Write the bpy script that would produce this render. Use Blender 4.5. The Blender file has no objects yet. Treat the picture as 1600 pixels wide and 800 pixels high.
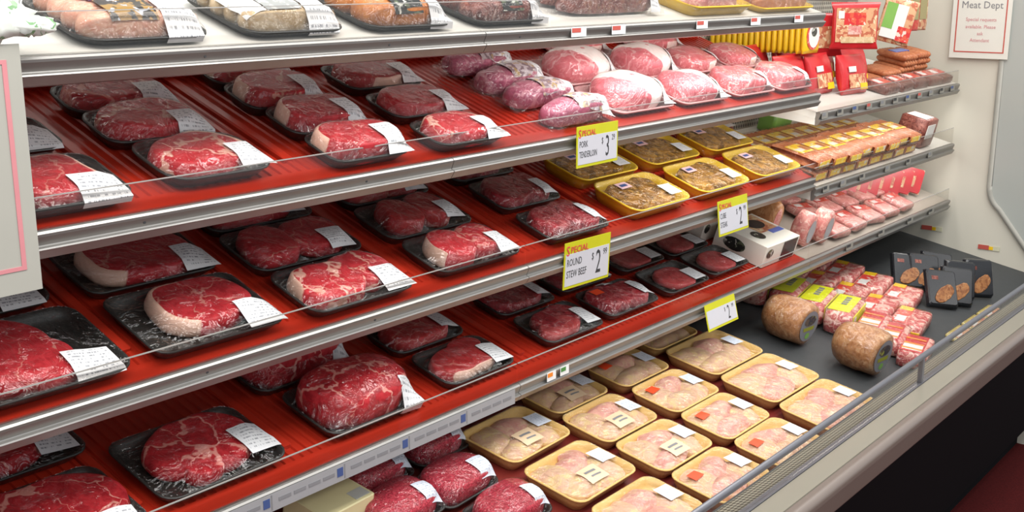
import bpy, math, random
import numpy as np
from mathutils import Matrix, Vector

scene = bpy.context.scene
COL = scene.collection
random.seed(7)

# ------------------------------------------------------------------ camera
CAM_Z = 1.65
cam_data = bpy.data.cameras.new('camera')
cam = bpy.data.objects.new('camera', cam_data)
COL.objects.link(cam)
cam_data.sensor_width = 36.0
cam_data.lens = 36.0 * 1814.0 / 1600.0
cam_data.clip_start = 0.05
cam.location = (0, 0, CAM_Z)
cam.rotation_euler = (math.radians(90 - 13.485), 0, math.radians(-51.27))
scene.camera = cam

# ------------------------------------------------------------------ light and exposure
world = bpy.data.worlds.new('store_light')
scene.world = world
world.use_nodes = True
wb = world.node_tree.nodes['Background']
wb.inputs[0].default_value = (0.92, 0.96, 1.0, 1)
wb.inputs[1].default_value = 0.66


def area_lamp(name, loc, sx, sy, power, rot=(0, 0, 0), color=(1, 0.97, 0.93)):
    d = bpy.data.lights.new(name, 'AREA')
    d.shape = 'RECTANGLE'
    d.size, d.size_y = sx, sy
    d.energy = power
    d.color = color
    o = bpy.data.objects.new(name, d)
    COL.objects.link(o)
    o.location = loc
    o.rotation_euler = rot
    return o


# canopy tubes of the case and the strip lamps of the store ceiling
area_lamp('canopy_lamp', (2.1, 0.95, 2.25), 4.6, 0.30, 22, (math.radians(6), 0, 0))
area_lamp('ceiling_lamp', (1.6, 0.1, 3.1), 6.0, 0.60, 64)
area_lamp('ceiling_lamp', (1.6, -1.9, 3.1), 6.0, 0.60, 40)

# tubes under the shelves of the right half of the case, behind the price channels
area_lamp('shelf_lamp', (2.42, 1.375, 1.522), 1.20, 0.03, 1.4, (math.radians(28), 0, 0))
area_lamp('shelf_lamp', (3.61, 1.375, 1.252), 1.10, 0.03, 0.85, (math.radians(28), 0, 0))
area_lamp('shelf_lamp', (3.61, 1.375, 1.040), 1.10, 0.03, 0.9, (math.radians(28), 0, 0))
area_lamp('shelf_lamp', (2.60, 1.375, 1.306), 0.80, 0.03, 0.8, (math.radians(28), 0, 0))

vs = scene.view_settings
vs.view_transform = 'Standard'
vs.look = 'None'
vs.gamma = 1.0
vs.exposure = 0.38
vs.use_curve_mapping = False
scene.cycles.transparent_max_bounces = 20

# ------------------------------------------------------------------ materials
MATS = {}


class NT:
    def __init__(self, name):
        self.m = bpy.data.materials.new(name)
        self.m.use_nodes = True
        self.t = self.m.node_tree
        self.b = self.t.nodes['Principled BSDF']
        self.out = self.t.nodes['Material Output']

    def n(self, kind, **kw):
        x = self.t.nodes.new(kind)
        for k, v in kw.items():
            if k.startswith('i_'):
                x.inputs[k[2:].replace('_', ' ')].default_value = v
            else:
                setattr(x, k, v)
        return x

    def l(self, a, b):
        self.t.links.new(a, b)

    def math(self, op, a, b=None, clamp=False):
        x = self.n('ShaderNodeMath', operation=op, use_clamp=clamp)
        for i, v in enumerate((a, b)):
            if v is None:
                continue
            if isinstance(v, (int, float)):
                x.inputs[i].default_value = v
            else:
                self.l(v, x.inputs[i])
        return x.outputs[0]

    def rng(self, v, a, b, c=0.0, d=1.0):
        x = self.n('ShaderNodeMapRange', interpolation_type='SMOOTHSTEP')
        self.l(v, x.inputs[0])
        for i, q in enumerate((a, b, c, d)):
            x.inputs[i + 1].default_value = q
        return x.outputs[0]

    def mix(self, f, a, b):
        x = self.n('ShaderNodeMix', data_type='RGBA')
        for s, v in ((0, f), (6, a), (7, b)):
            if isinstance(v, (int, float)):
                x.inputs[s].default_value = v
            elif isinstance(v, tuple):
                x.inputs[s].default_value = v + (1,) if len(v) == 3 else v
            else:
                self.l(v, x.inputs[s])
        return x.outputs[2]

    def coords(self, rand=True):
        tc = self.n('ShaderNodeTexCoord')
        if not rand:
            return tc.outputs['Object']
        oi = self.n('ShaderNodeObjectInfo')
        v = self.n('ShaderNodeVectorMath', operation='MULTIPLY_ADD')
        self.l(oi.outputs['Random'], v.inputs[0])
        v.inputs[1].default_value = (3.7, 5.1, 2.3)
        self.l(tc.outputs['Object'], v.inputs[2])
        return v.outputs[0]

    def noise(self, v, scale, detail=3.0, rough=0.55):
        x = self.n('ShaderNodeTexNoise')
        self.l(v, x.inputs['Vector'])
        x.inputs['Scale'].default_value = scale
        x.inputs['Detail'].default_value = detail
        x.inputs['Roughness'].default_value = rough
        return x

    def bump(self, h, strength, dist):
        x = self.n('ShaderNodeBump')
        x.inputs['Strength'].default_value = strength
        x.inputs['Distance'].default_value = dist
        self.l(h, x.inputs['Height'])
        self.l(x.outputs[0], self.b.inputs['Normal'])


def plain(name, col, rough=0.5, metal=0.0, var=0.08, vscale=30.0, spec=0.5, bump=0.0):
    if name in MATS:
        return MATS[name]
    t = NT(name)
    p = t.coords()
    nz = t.noise(p, vscale)
    hi = tuple(min(1, c * (1 + var)) for c in col)
    lo = tuple(c * (1 - var) for c in col)
    t.l(t.mix(nz.outputs[0], lo, hi), t.b.inputs['Base Color'])
    t.b.inputs['Roughness'].default_value = rough
    t.b.inputs['Metallic'].default_value = metal
    t.b.inputs['Specular IOR Level'].default_value = spec
    if bump:
        t.bump(nz.outputs[0], 0.5, bump)
    MATS[name] = t.m
    return t.m


def meat(name, base, base2, fat, seam_scale=25.0, seam_w=0.03, marb_scale=120.0, marb_thr=0.62,
         marb_amt=0.7, seam_amt=0.8, rough=0.4, grain=70.0, bump=0.002, distort=0.02, cap_noise=0.5):
    if name in MATS:
        return MATS[name]
    t = NT(name)
    p = t.coords()
    n0 = t.noise(p, 38.0, 2.0)
    sub = t.n('ShaderNodeVectorMath', operation='SUBTRACT')
    t.l(n0.outputs['Color'], sub.inputs[0])
    sub.inputs[1].default_value = (0.5, 0.5, 0.5)
    ma = t.n('ShaderNodeVectorMath', operation='MULTIPLY_ADD')
    t.l(sub.outputs[0], ma.inputs[0])
    ma.inputs[1].default_value = (distort * 2.2,) * 3
    t.l(p, ma.inputs[2])
    p2 = ma.outputs[0]
    n1 = t.noise(p2, grain, 4.0)
    col = t.mix(t.rng(n1.outputs[0], 0.3, 0.7), base, base2)
    vo = t.n('ShaderNodeTexVoronoi', feature='DISTANCE_TO_EDGE')
    t.l(p2, vo.inputs['Vector'])
    vo.inputs['Scale'].default_value = seam_scale
    n3 = t.noise(p, 22.0, 1.0)
    thick = t.rng(n3.outputs[0], 0.35, 0.7, 0.15, 1.6)
    sw = t.math('DIVIDE', vo.outputs['Distance'], thick)
    seam = t.math('MULTIPLY', t.rng(sw, seam_w * 0.35, seam_w, 1.0, 0.0), seam_amt)
    n2 = t.noise(p2, marb_scale, 5.0, 0.65)
    marb = t.math('MULTIPLY', t.rng(n2.outputs[0], marb_thr, marb_thr + 0.08), marb_amt)
    at = t.n('ShaderNodeAttribute', attribute_name='fat')
    cp = t.math('ADD', at.outputs['Fac'], t.math('MULTIPLY', t.math('SUBTRACT', n0.outputs[0], 0.5), cap_noise))
    cap = t.rng(cp, 0.42, 0.58)
    f = t.math('MAXIMUM', t.math('MAXIMUM', seam, marb), cap)
    t.l(t.mix(f, col, fat), t.b.inputs['Base Color'])
    t.b.inputs['Roughness'].default_value = rough
    t.b.inputs['Specular IOR Level'].default_value = 0.22
    t.bump(n1.outputs[0], 0.6, bump)
    MATS[name] = t.m
    return t.m


FATC = (0.74, 0.47, 0.36)
M_LEAN = meat('lean_beef', (0.50, 0.036, 0.045), (0.34, 0.018, 0.024), FATC, 9, 0.020, 150, 0.67, 0.35, 0.35)
M_ROUND = meat('round_beef', (0.46, 0.042, 0.046), (0.32, 0.022, 0.024), FATC, 9, 0.018, 150, 0.68, 0.35, 0.3)
M_RIB = meat('rib_beef', (0.54, 0.042, 0.052), (0.38, 0.022, 0.028), FATC, 11, 0.045, 130, 0.645, 0.55, 0.7)
M_CHUCK = meat('chuck_beef', (0.50, 0.032, 0.040), (0.31, 0.014, 0.020), (0.72, 0.33, 0.27), 13, 0.045, 120, 0.645, 0.5, 0.75, distort=0.016)
M_STEW = meat('stew_beef', (0.38, 0.034, 0.044), (0.19, 0.012, 0.018), (0.60, 0.26, 0.25), 30, 0.04, 120, 0.645, 0.45, 0.5, bump=0.004)
M_CUBE = meat('cube_beef', (0.48, 0.072, 0.075), (0.36, 0.040, 0.042), (0.6, 0.25, 0.2), 60, 0.03, 150, 0.66, 0.5, 0.25, bump=0.003)
M_GROUND = meat('ground_beef', (0.56, 0.050, 0.080), (0.26, 0.014, 0.028), (0.70, 0.24, 0.22), 190, 0.05, 300, 0.58, 0.6, 0.3, grain=260, bump=0.006, distort=0.006)
M_PORK = meat('pork_loin', (0.74, 0.22, 0.25), (0.62, 0.13, 0.155), (0.94, 0.84, 0.80), 12, 0.03, 120, 0.70, 0.4, 0.35)
M_CHOP = meat('pork_chop', (0.78, 0.23, 0.25), (0.64, 0.14, 0.155), (0.92, 0.70, 0.64), 16, 0.04, 110, 0.68, 0.5, 0.6)
M_TENDER = meat('pork_tenderloin', (0.42, 0.12, 0.18), (0.29, 0.065, 0.115), (0.72, 0.42, 0.44), 16, 0.05, 90, 0.60, 0.6, 0.35)
M_CHICK = meat('chicken', (0.70, 0.48, 0.31), (0.64, 0.37, 0.26), (0.74, 0.56, 0.26), 14, 0.06, 40, 0.52, 0.75, 0.4, rough=0.35, bump=0.004)
M_CHICKP = meat('pink_chicken', (0.72, 0.40, 0.31), (0.62, 0.28, 0.24), (0.78, 0.58, 0.36), 14, 0.06, 40, 0.55, 0.6, 0.4, rough=0.35, bump=0.004)
M_MARIN = meat('marinated_chicken', (0.36, 0.17, 0.030), (0.10, 0.045, 0.008), (0.62, 0.36, 0.09), 18, 0.06, 60, 0.55, 0.7, 0.4, rough=0.25, grain=40, bump=0.006)
M_SAUS_PINK = meat('pork_sausage', (0.80, 0.48, 0.34), (0.72, 0.32, 0.22), (0.86, 0.64, 0.48), 60, 0.05, 160, 0.58, 0.5, 0.3)
M_SAUS_PALE = meat('veal_sausage', (0.66, 0.52, 0.33), (0.50, 0.35, 0.18), (0.76, 0.66, 0.50), 60, 0.04, 150, 0.60, 0.5, 0.2)
M_SAUS_SMOKE = meat('smoked_sausage', (0.60, 0.22, 0.05), (0.42, 0.12, 0.022), (0.70, 0.36, 0.12), 40, 0.03, 130, 0.66, 0.5, 0.2, rough=0.3)
M_SAUS_DARK = meat('dark_sausage', (0.26, 0.085, 0.065), (0.11, 0.028, 0.022), (0.50, 0.23, 0.17), 50, 0.05, 120, 0.60, 0.6, 0.4, rough=0.3)
M_BACON = meat('sliced_bacon', (0.60, 0.14, 0.13), (0.42, 0.06, 0.06), (0.82, 0.56, 0.46), 30, 0.12, 60, 0.52, 0.9, 0.7, distort=0.02)
M_HAM = meat('smoked_ham', (0.50, 0.25, 0.11), (0.32, 0.13, 0.05), (0.62, 0.40, 0.22), 16, 0.05, 45, 0.56, 0.6, 0.3, rough=0.3)
M_LUNCH = meat('lunch_meat', (0.66, 0.30, 0.26), (0.50, 0.15, 0.14), (0.80, 0.62, 0.52), 24, 0.06, 50, 0.55, 0.6, 0.4)
M_FRANK = meat('frankfurter', (0.52, 0.20, 0.09), (0.38, 0.11, 0.045), (0.66, 0.36, 0.2), 40, 0.03, 120, 0.66, 0.4, 0.2, rough=0.3)

BLACK = plain('black_foam', (0.022, 0.023, 0.021), 0.45, var=0.2)
YELLOWT = plain('yellow_foam', (0.66, 0.42, 0.012), 0.5)
CREAMT = plain('cream_foam', (0.76, 0.50, 0.17), 0.55)
PINKT = plain('rose_foam', (0.60, 0.34, 0.34), 0.5)
PAPER = plain('white_paper', (0.74, 0.75, 0.75), 0.7, var=0.03)
CARDWHITE = plain('white_card', (0.70, 0.69, 0.62), 0.6, var=0.03)
CARDGREY = plain('laminated_card', (0.38, 0.375, 0.33), 0.45, var=0.03)
PINKLINE = plain('faded_red_ink', (0.58, 0.22, 0.24), 0.6)
REDLINE = plain('red_ink', (0.48, 0.08, 0.06), 0.6)
DARKINK = plain('dark_ink', (0.03, 0.03, 0.032), 0.6)
GREYINK = plain('grey_ink', (0.20, 0.20, 0.21), 0.6)
BLUEINK = plain('blue_ink', (0.045, 0.08, 0.22), 0.5)
GREENINK = plain('green_ink', (0.06, 0.22, 0.05), 0.5)
SIGNYEL = plain('yellow_sign', (0.50, 0.49, 0.005), 0.5)
SIGNRED = plain('sign_red', (0.62, 0.03, 0.06), 0.5)
SIGNWHITE = plain('sign_white', (0.52, 0.52, 0.56), 0.5, var=0.03)
STICKER = plain('red_sticker', (0.85, 0.07, 0.015), 0.5)
PURPLE = plain('purple_ink', (0.19, 0.07, 0.42), 0.5)
REDPACK = plain('red_wrapper', (0.50, 0.020, 0.025), 0.25, var=0.2)
YELPACK = plain('yellow_wrapper', (0.80, 0.50, 0.015), 0.25, var=0.15)
NEONYEL = plain('lemon_wrapper', (0.72, 0.74, 0.02), 0.3)
ORANGEP = plain('orange_wrapper', (0.75, 0.22, 0.02), 0.3)
BLACKPACK = plain('black_wrapper', (0.014, 0.015, 0.018), 0.25, var=0.3)
WHITEPACK = plain('white_wrapper', (0.72, 0.70, 0.66), 0.35)
GREENPACK = plain('green_wrapper', (0.20, 0.40, 0.08), 0.3)
BLUEPACK = plain('blue_wrapper', (0.10, 0.16, 0.52), 0.3)
BUTTER = plain('pale_yellow_card', (0.80, 0.72, 0.40), 0.5, var=0.04)
METAL = plain('brushed_metal', (0.30, 0.29, 0.275), 0.42, metal=0.8, var=0.1, vscale=12)
RAILM = plain('grey_rail_metal', (0.20, 0.20, 0.22), 0.4, metal=0.5)
WHITEM = plain('white_enamel', (0.72, 0.71, 0.66), 0.35, var=0.03, vscale=4)
BEIGEM = plain('beige_enamel', (0.24, 0.22, 0.175), 0.35, var=0.05, vscale=6)
BUMPER = plain('brown_grey_bumper', (0.17, 0.135, 0.115), 0.4, var=0.06, vscale=5)
LINER = plain('white_liner', (0.62, 0.59, 0.50), 0.45, var=0.04, vscale=3)
TRIMG = plain('grey_gasket', (0.34, 0.33, 0.29), 0.5)
PANEG = plain('grey_pane', (0.40, 0.42, 0.39), 0.2, var=0.04, vscale=2)
REDMAT = plain('red_ribbed_plastic', (0.38, 0.022, 0.009), 0.3, var=0.12, vscale=9)
DARKMAT = plain('charcoal_mat', (0.035, 0.038, 0.040), 0.6, var=0.2)
MAROON = plain('maroon_mat', (0.16, 0.018, 0.014), 0.4, var=0.2)
BLACKP = plain('black_kickplate', (0.004, 0.004, 0.005), 0.8, spec=0.1)
UNDER = plain('shelf_underside', (0.38, 0.34, 0.29), 0.5, var=0.04)


def film_mat():
    t = NT('clear_film')
    tr = t.n('ShaderNodeBsdfTransparent')
    tr.inputs[0].default_value = (0.95, 0.95, 0.95, 1)
    gl = t.n('ShaderNodeBsdfGlossy')
    gl.inputs['Roughness'].default_value = 0.07
    gl.inputs[0].default_value = (1, 1, 1, 1)
    fr = t.n('ShaderNodeLayerWeight')
    fr.inputs['Blend'].default_value = 0.5
    p = t.coords()
    nz = t.noise(p, 24.0, 3.0)
    nz.inputs['Distortion'].default_value = 2.0
    b = t.n('ShaderNodeBump')
    b.inputs['Strength'].default_value = 1.0
    b.inputs['Distance'].default_value = 0.017
    t.l(nz.outputs[0], b.inputs['Height'])
    t.l(b.outputs[0], gl.inputs['Normal'])
    t.l(b.outputs[0], fr.inputs['Normal'])
    f = t.math('ADD', t.math('MULTIPLY', t.math('POWER', fr.outputs['Facing'], 5.0), 0.30), 0.06, clamp=True)
    mx = t.n('ShaderNodeMixShader')
    t.l(f, mx.inputs[0])
    t.l(tr.outputs[0], mx.inputs[1])
    t.l(gl.outputs[0], mx.inputs[2])
    t.l(mx.outputs[0], t.out.inputs[0])
    return t.m


def guard_mat():
    t = NT('clear_acrylic')
    tr = t.n('ShaderNodeBsdfTransparent')
    tr.inputs[0].default_value = (0.93, 0.92, 0.91, 1)
    gl = t.n('ShaderNodeBsdfGlossy')
    gl.inputs['Roughness'].default_value = 0.05
    fr = t.n('ShaderNodeLayerWeight')
    fr.inputs['Blend'].default_value = 0.5
    f = t.math('ADD', t.math('MULTIPLY', t.math('POWER', fr.outputs['Facing'], 4.0), 0.22), 0.03, clamp=True)
    mx = t.n('ShaderNodeMixShader')
    t.l(f, mx.inputs[0])
    t.l(tr.outputs[0], mx.inputs[1])
    t.l(gl.outputs[0], mx.inputs[2])
    t.l(mx.outputs[0], t.out.inputs[0])
    return t.m


def label_mat(name='printed_label', paper=(0.66, 0.67, 0.68), ink=(0.12, 0.13, 0.15)):
    """white sticker with rows of faint grey print, in the sticker's own UV"""
    t = NT(name)
    uv = t.n('ShaderNodeUVMap')
    sp = t.n('ShaderNodeSeparateXYZ')
    t.l(uv.outputs[0], sp.inputs[0])
    u, v = sp.outputs[0], sp.outputs[1]
    oi = t.n('ShaderNodeObjectInfo')
    rows = t.math('FRACT', t.math('MULTIPLY', v, 9.0))
    rmask = t.math('MULTIPLY', t.rng(rows, 0.25, 0.35), t.rng(rows, 0.75, 0.65))
    cb = t.n('ShaderNodeCombineXYZ')
    t.l(t.math('MULTIPLY', u, 26.0), cb.inputs[0])
    t.l(t.math('MULTIPLY', t.math('FLOOR', t.math('MULTIPLY', v, 9.0)), 7.3), cb.inputs[1])
    t.l(t.math('MULTIPLY', oi.outputs['Random'], 50.0), cb.inputs[2])
    nz = t.noise(cb.outputs[0], 1.0, 2.0)
    txt = t.rng(nz.outputs[0], 0.47, 0.56)
    marg = t.math('MULTIPLY', t.math('MULTIPLY', t.rng(u, 0.05, 0.09), t.rng(u, 0.95, 0.91)),
                  t.math('MULTIPLY', t.rng(v, 0.08, 0.1), t.rng(v, 0.96, 0.93)))
    f = t.math('MULTIPLY', t.math('MULTIPLY', rmask, txt), t.math('MULTIPLY', marg, 0.75))
    t.l(t.mix(f, paper, ink), t.b.inputs['Base Color'])
    t.b.inputs['Roughness'].default_value = 0.45
    return t.m


def speck_mat(name, a, b, scale=60.0, thr=0.52, c=None):
    """busy printed wrapper: ink shapes on a ground colour"""
    t = NT(name)
    p = t.coords()
    nz = t.noise(p, scale, 2.0)
    col = t.mix(t.rng(nz.outputs[0], thr, thr + 0.04), a, b)
    if c:
        n2 = t.noise(p, scale * 0.7, 3.0)
        n2.inputs['Distortion'].default_value = 1.0
        col = t.mix(t.rng(n2.outputs[0], 0.58, 0.61), col, c)
    t.l(col, t.b.inputs['Base Color'])
    t.b.inputs['Roughness'].default_value = 0.28
    return t.m


def perforated(name, metal, hole, pitch):
    """round punched holes in staggered rows; flat relief too small to model"""
    t = NT(name)
    tc = t.n('ShaderNodeTexCoord')
    sp = t.n('ShaderNodeSeparateXYZ')
    t.l(tc.outputs['UV'], sp.inputs[0])
    v = t.math('DIVIDE', sp.outputs[1], pitch)
    row = t.math('FLOOR', v)
    u = t.math('ADD', t.math('DIVIDE', sp.outputs[0], pitch), t.math('MULTIPLY', t.math('MODULO', row, 2.0), 0.5))
    fu = t.math('SUBTRACT', t.math('FRACT', u), 0.5)
    fv = t.math('SUBTRACT', t.math('FRACT', v), 0.5)
    r = t.math('SQRT', t.math('ADD', t.math('MULTIPLY', fu, fu), t.math('MULTIPLY', fv, fv)))
    f = t.rng(r, 0.31, 0.38, 1.0, 0.0)
    t.l(t.mix(f, metal, hole), t.b.inputs['Base Color'])
    t.b.inputs['Roughness'].default_value = 0.45
    return t.m


FILM = film_mat()
GUARD = guard_mat()
LABEL = label_mat()
LABEL2 = label_mat('bluish_label', (0.66, 0.71, 0.80), (0.22, 0.26, 0.34))
GRILLE = perforated('perforated_metal', (0.30, 0.29, 0.23), (0.010, 0.010, 0.009), 0.0115)
PEG = perforated('perforated_board', (0.44, 0.42, 0.36), (0.12, 0.11, 0.10), 0.016)
GUARDEDGE = plain('acrylic_edge', (0.34, 0.33, 0.31), 0.2, var=0.05)
PRINT_SAUS = speck_mat('sausage_label_print', (0.03, 0.025, 0.02), (0.30, 0.17, 0.04), 55, 0.5, (0.4, 0.42, 0.46))
PRINT_DARK = speck_mat('dark_label_print', (0.02, 0.022, 0.02), (0.10, 0.12, 0.07), 60, 0.56, (0.45, 0.45, 0.4))
PRINT_GREY = speck_mat('grey_label_print', (0.30, 0.31, 0.30), (0.42, 0.42, 0.40), 70, 0.55, (0.62, 0.62, 0.6))
PRINT_RED = speck_mat('red_label_print', (0.58, 0.03, 0.03), (0.64, 0.10, 0.05), 70, 0.5, (0.75, 0.6, 0.5))
PRINT_HOTDOG = speck_mat('hot_dog_print', (0.90, 0.55, 0.015), (0.86, 0.66, 0.10), 60, 0.5, (0.80, 0.74, 0.66))
PRINT_TENDER = speck_mat('tenderloin_print', (0.46, 0.40, 0.42), (0.20, 0.14, 0.16), 90, 0.5, (0.38, 0.26, 0.10))
PRINT_FOOD = speck_mat('meal_picture_print', (0.62, 0.34, 0.18), (0.45, 0.12, 0.06), 60, 0.5, (0.72, 0.58, 0.36))
PRINT_HAM = speck_mat('ham_label_print', (0.05, 0.05, 0.06), (0.14, 0.10, 0.07), 50, 0.5, (0.36, 0.36, 0.06))
PRINT_BAG = speck_mat('white_bag_print', (0.72, 0.75, 0.70), (0.66, 0.70, 0.64), 90, 0.5, (0.18, 0.34, 0.16))
CARPET = speck_mat('dark_red_carpet', (0.085, 0.010, 0.010), (0.06, 0.008, 0.008), 300, 0.5)
CARPET.node_tree.nodes['Principled BSDF'].inputs['Roughness'].default_value = 0.95
CARPET.node_tree.nodes['Principled BSDF'].inputs['Specular IOR Level'].default_value = 0.1


# ------------------------------------------------------------------ object helpers
def mesh(name, verts, faces, mat, parent=None, smooth=False, uv=None, attr=None):
    me = bpy.data.meshes.new(name)
    me.from_pydata([tuple(map(float, v)) for v in verts], [], faces)
    if smooth:
        me.shade_smooth()
    if uv is not None:
        ul = me.uv_layers.new(name='UVMap')
        vi = np.zeros(len(me.loops), dtype=np.int32)
        me.loops.foreach_get('vertex_index', vi)
        ul.data.foreach_set('uv', np.asarray(uv, dtype=np.float32)[vi].ravel())
    if attr is not None:
        a = me.attributes.new('fat', 'FLOAT', 'POINT')
        a.data.foreach_set('value', np.asarray(attr, dtype=np.float32))
    me.materials.append(mat)
    o = bpy.data.objects.new(name, me)
    COL.objects.link(o)
    if parent:
        o.parent = parent
    return o


def tag(o, label=None, cat=None, group=None, kind=None):
    if label:
        o['label'] = label
    if cat:
        o['category'] = cat
    if group:
        o['group'] = group
    if kind:
        o['kind'] = kind
    return o


def thing(name, mat4, label, cat, group=None):
    o = bpy.data.objects.new(name, None)
    o.empty_display_size = 0.03
    COL.objects.link(o)
    o.matrix_world = mat4
    return tag(o, label, cat, group)


def copy_tree(root, mat4, label, group=None):
    r = root.copy()
    COL.objects.link(r)
    r.matrix_world = mat4
    r['label'] = label
    if group:
        r['group'] = group
    for ch in list(root.children):
        c = ch.copy()
        COL.objects.link(c)
        c.parent = r
        for g in list(ch.children):
            d = g.copy()
            COL.objects.link(d)
            d.parent = c
    return r


class MB:
    """collects simple shapes into one mesh"""
    def __init__(self):
        self.v, self.f = [], []

    def add(self, v, f):
        k = len(self.v)
        self.v += [tuple(p) for p in v]
        self.f += [tuple(i + k for i in q) for q in f]
        return self

    def box(self, x0, x1, y0, y1, z0, z1):
        v = [(x, y, z) for z in (z0, z1) for y in (y0, y1) for x in (x0, x1)]
        return self.add(v, [(0, 2, 3, 1), (4, 5, 7, 6), (0, 1, 5, 4), (2, 6, 7, 3), (0, 4, 6, 2), (1, 3, 7, 5)])

    def extrude_x(self, prof, x0, x1, caps=True):
        n = len(prof)
        v = [(x0, y, z) for y, z in prof] + [(x1, y, z) for y, z in prof]
        f = [(i, (i + 1) % n, n + (i + 1) % n, n + i) for i in range(n)]
        if caps:
            f += [tuple(range(n - 1, -1, -1)), tuple(range(n, 2 * n))]
        return self.add(v, f)

    def build(self, name, mat, parent=None, smooth=False):
        return mesh(name, self.v, self.f, mat, parent, smooth)


def rr(w, e, r, n=5):
    """rounded rectangle ring, counter-clockwise"""
    r = max(1e-4, min(r, w / 2 - 1e-4, e / 2 - 1e-4))
    out = []
    for cx, cy, a0 in ((w / 2 - r, e / 2 - r, 0), (-w / 2 + r, e / 2 - r, 90), (-w / 2 + r, -e / 2 + r, 180), (w / 2 - r, -e / 2 + r, 270)):
        for k in range(n):
            a = math.radians(a0 + 90 * k / (n - 1))
            out.append((cx + r * math.cos(a), cy + r * math.sin(a)))
    return out


def rings(levels, n=5, close_bottom=True, close_top=True):
    """levels: (w, e, r, z) rounded rectangles stacked into a skin"""
    v, f = [], []
    m = 4 * n
    for w, e, r, z in levels:
        v += [(x, y, z) for x, y in rr(w, e, r, n)]
    for k in range(len(levels) - 1):
        for i in range(m):
            j = (i + 1) % m
            f.append((k * m + i, k * m + j, (k + 1) * m + j, (k + 1) * m + i))
    if close_bottom:
        f.append(tuple(range(m - 1, -1, -1)))
    if close_top:
        b = (len(levels) - 1) * m
        f.append(tuple(range(b, b + m)))
    return v, f


def slab(name, w, e, h, mat, parent, r=0.012, bulge=0.004, smooth=True, z=0.0):
    b = min(bulge, h * 0.45)
    v, f = rings([(w - 2 * b, e - 2 * b, r, z), (w - 0.4 * b, e - 0.4 * b, r, z + b * 0.5), (w, e, r, z + h * 0.5),
                  (w - 0.4 * b, e - 0.4 * b, r, z + h - b * 0.5), (w - 2 * b, e - 2 * b, r, z + h),
                  (w * 0.5, e * 0.5, r, z + h + b * 0.12)])
    return mesh(name, v, f, mat, parent, smooth)


def patch(name, x0, x1, y0, y1, z, mat, parent, t=0.0006):
    return MB().box(x0, x1, y0, y1, z, z + t).build(name, mat, parent)


# ------------------------------------------------------------------ packages: trays, meat, film, stickers
def tray(w, e, h, mat, parent, r=0.03):
    t = 0.0045
    v, f = rings([(w - .030, e - .030, r - .008, 0.0), (w - .010, e - .010, r - .002, h * 0.62), (w - .004, e - .004, r, h - .004),
                  (w, e, r, h - .0025), (w, e, r, h), (w - .008, e - .008, r - .002, h + .0004),
                  (w - .016, e - .016, r - .004, h * 0.6), (w - .036, e - .036, r - .010, t)])
    return mesh('tray', v, f, mat, parent, True)


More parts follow.
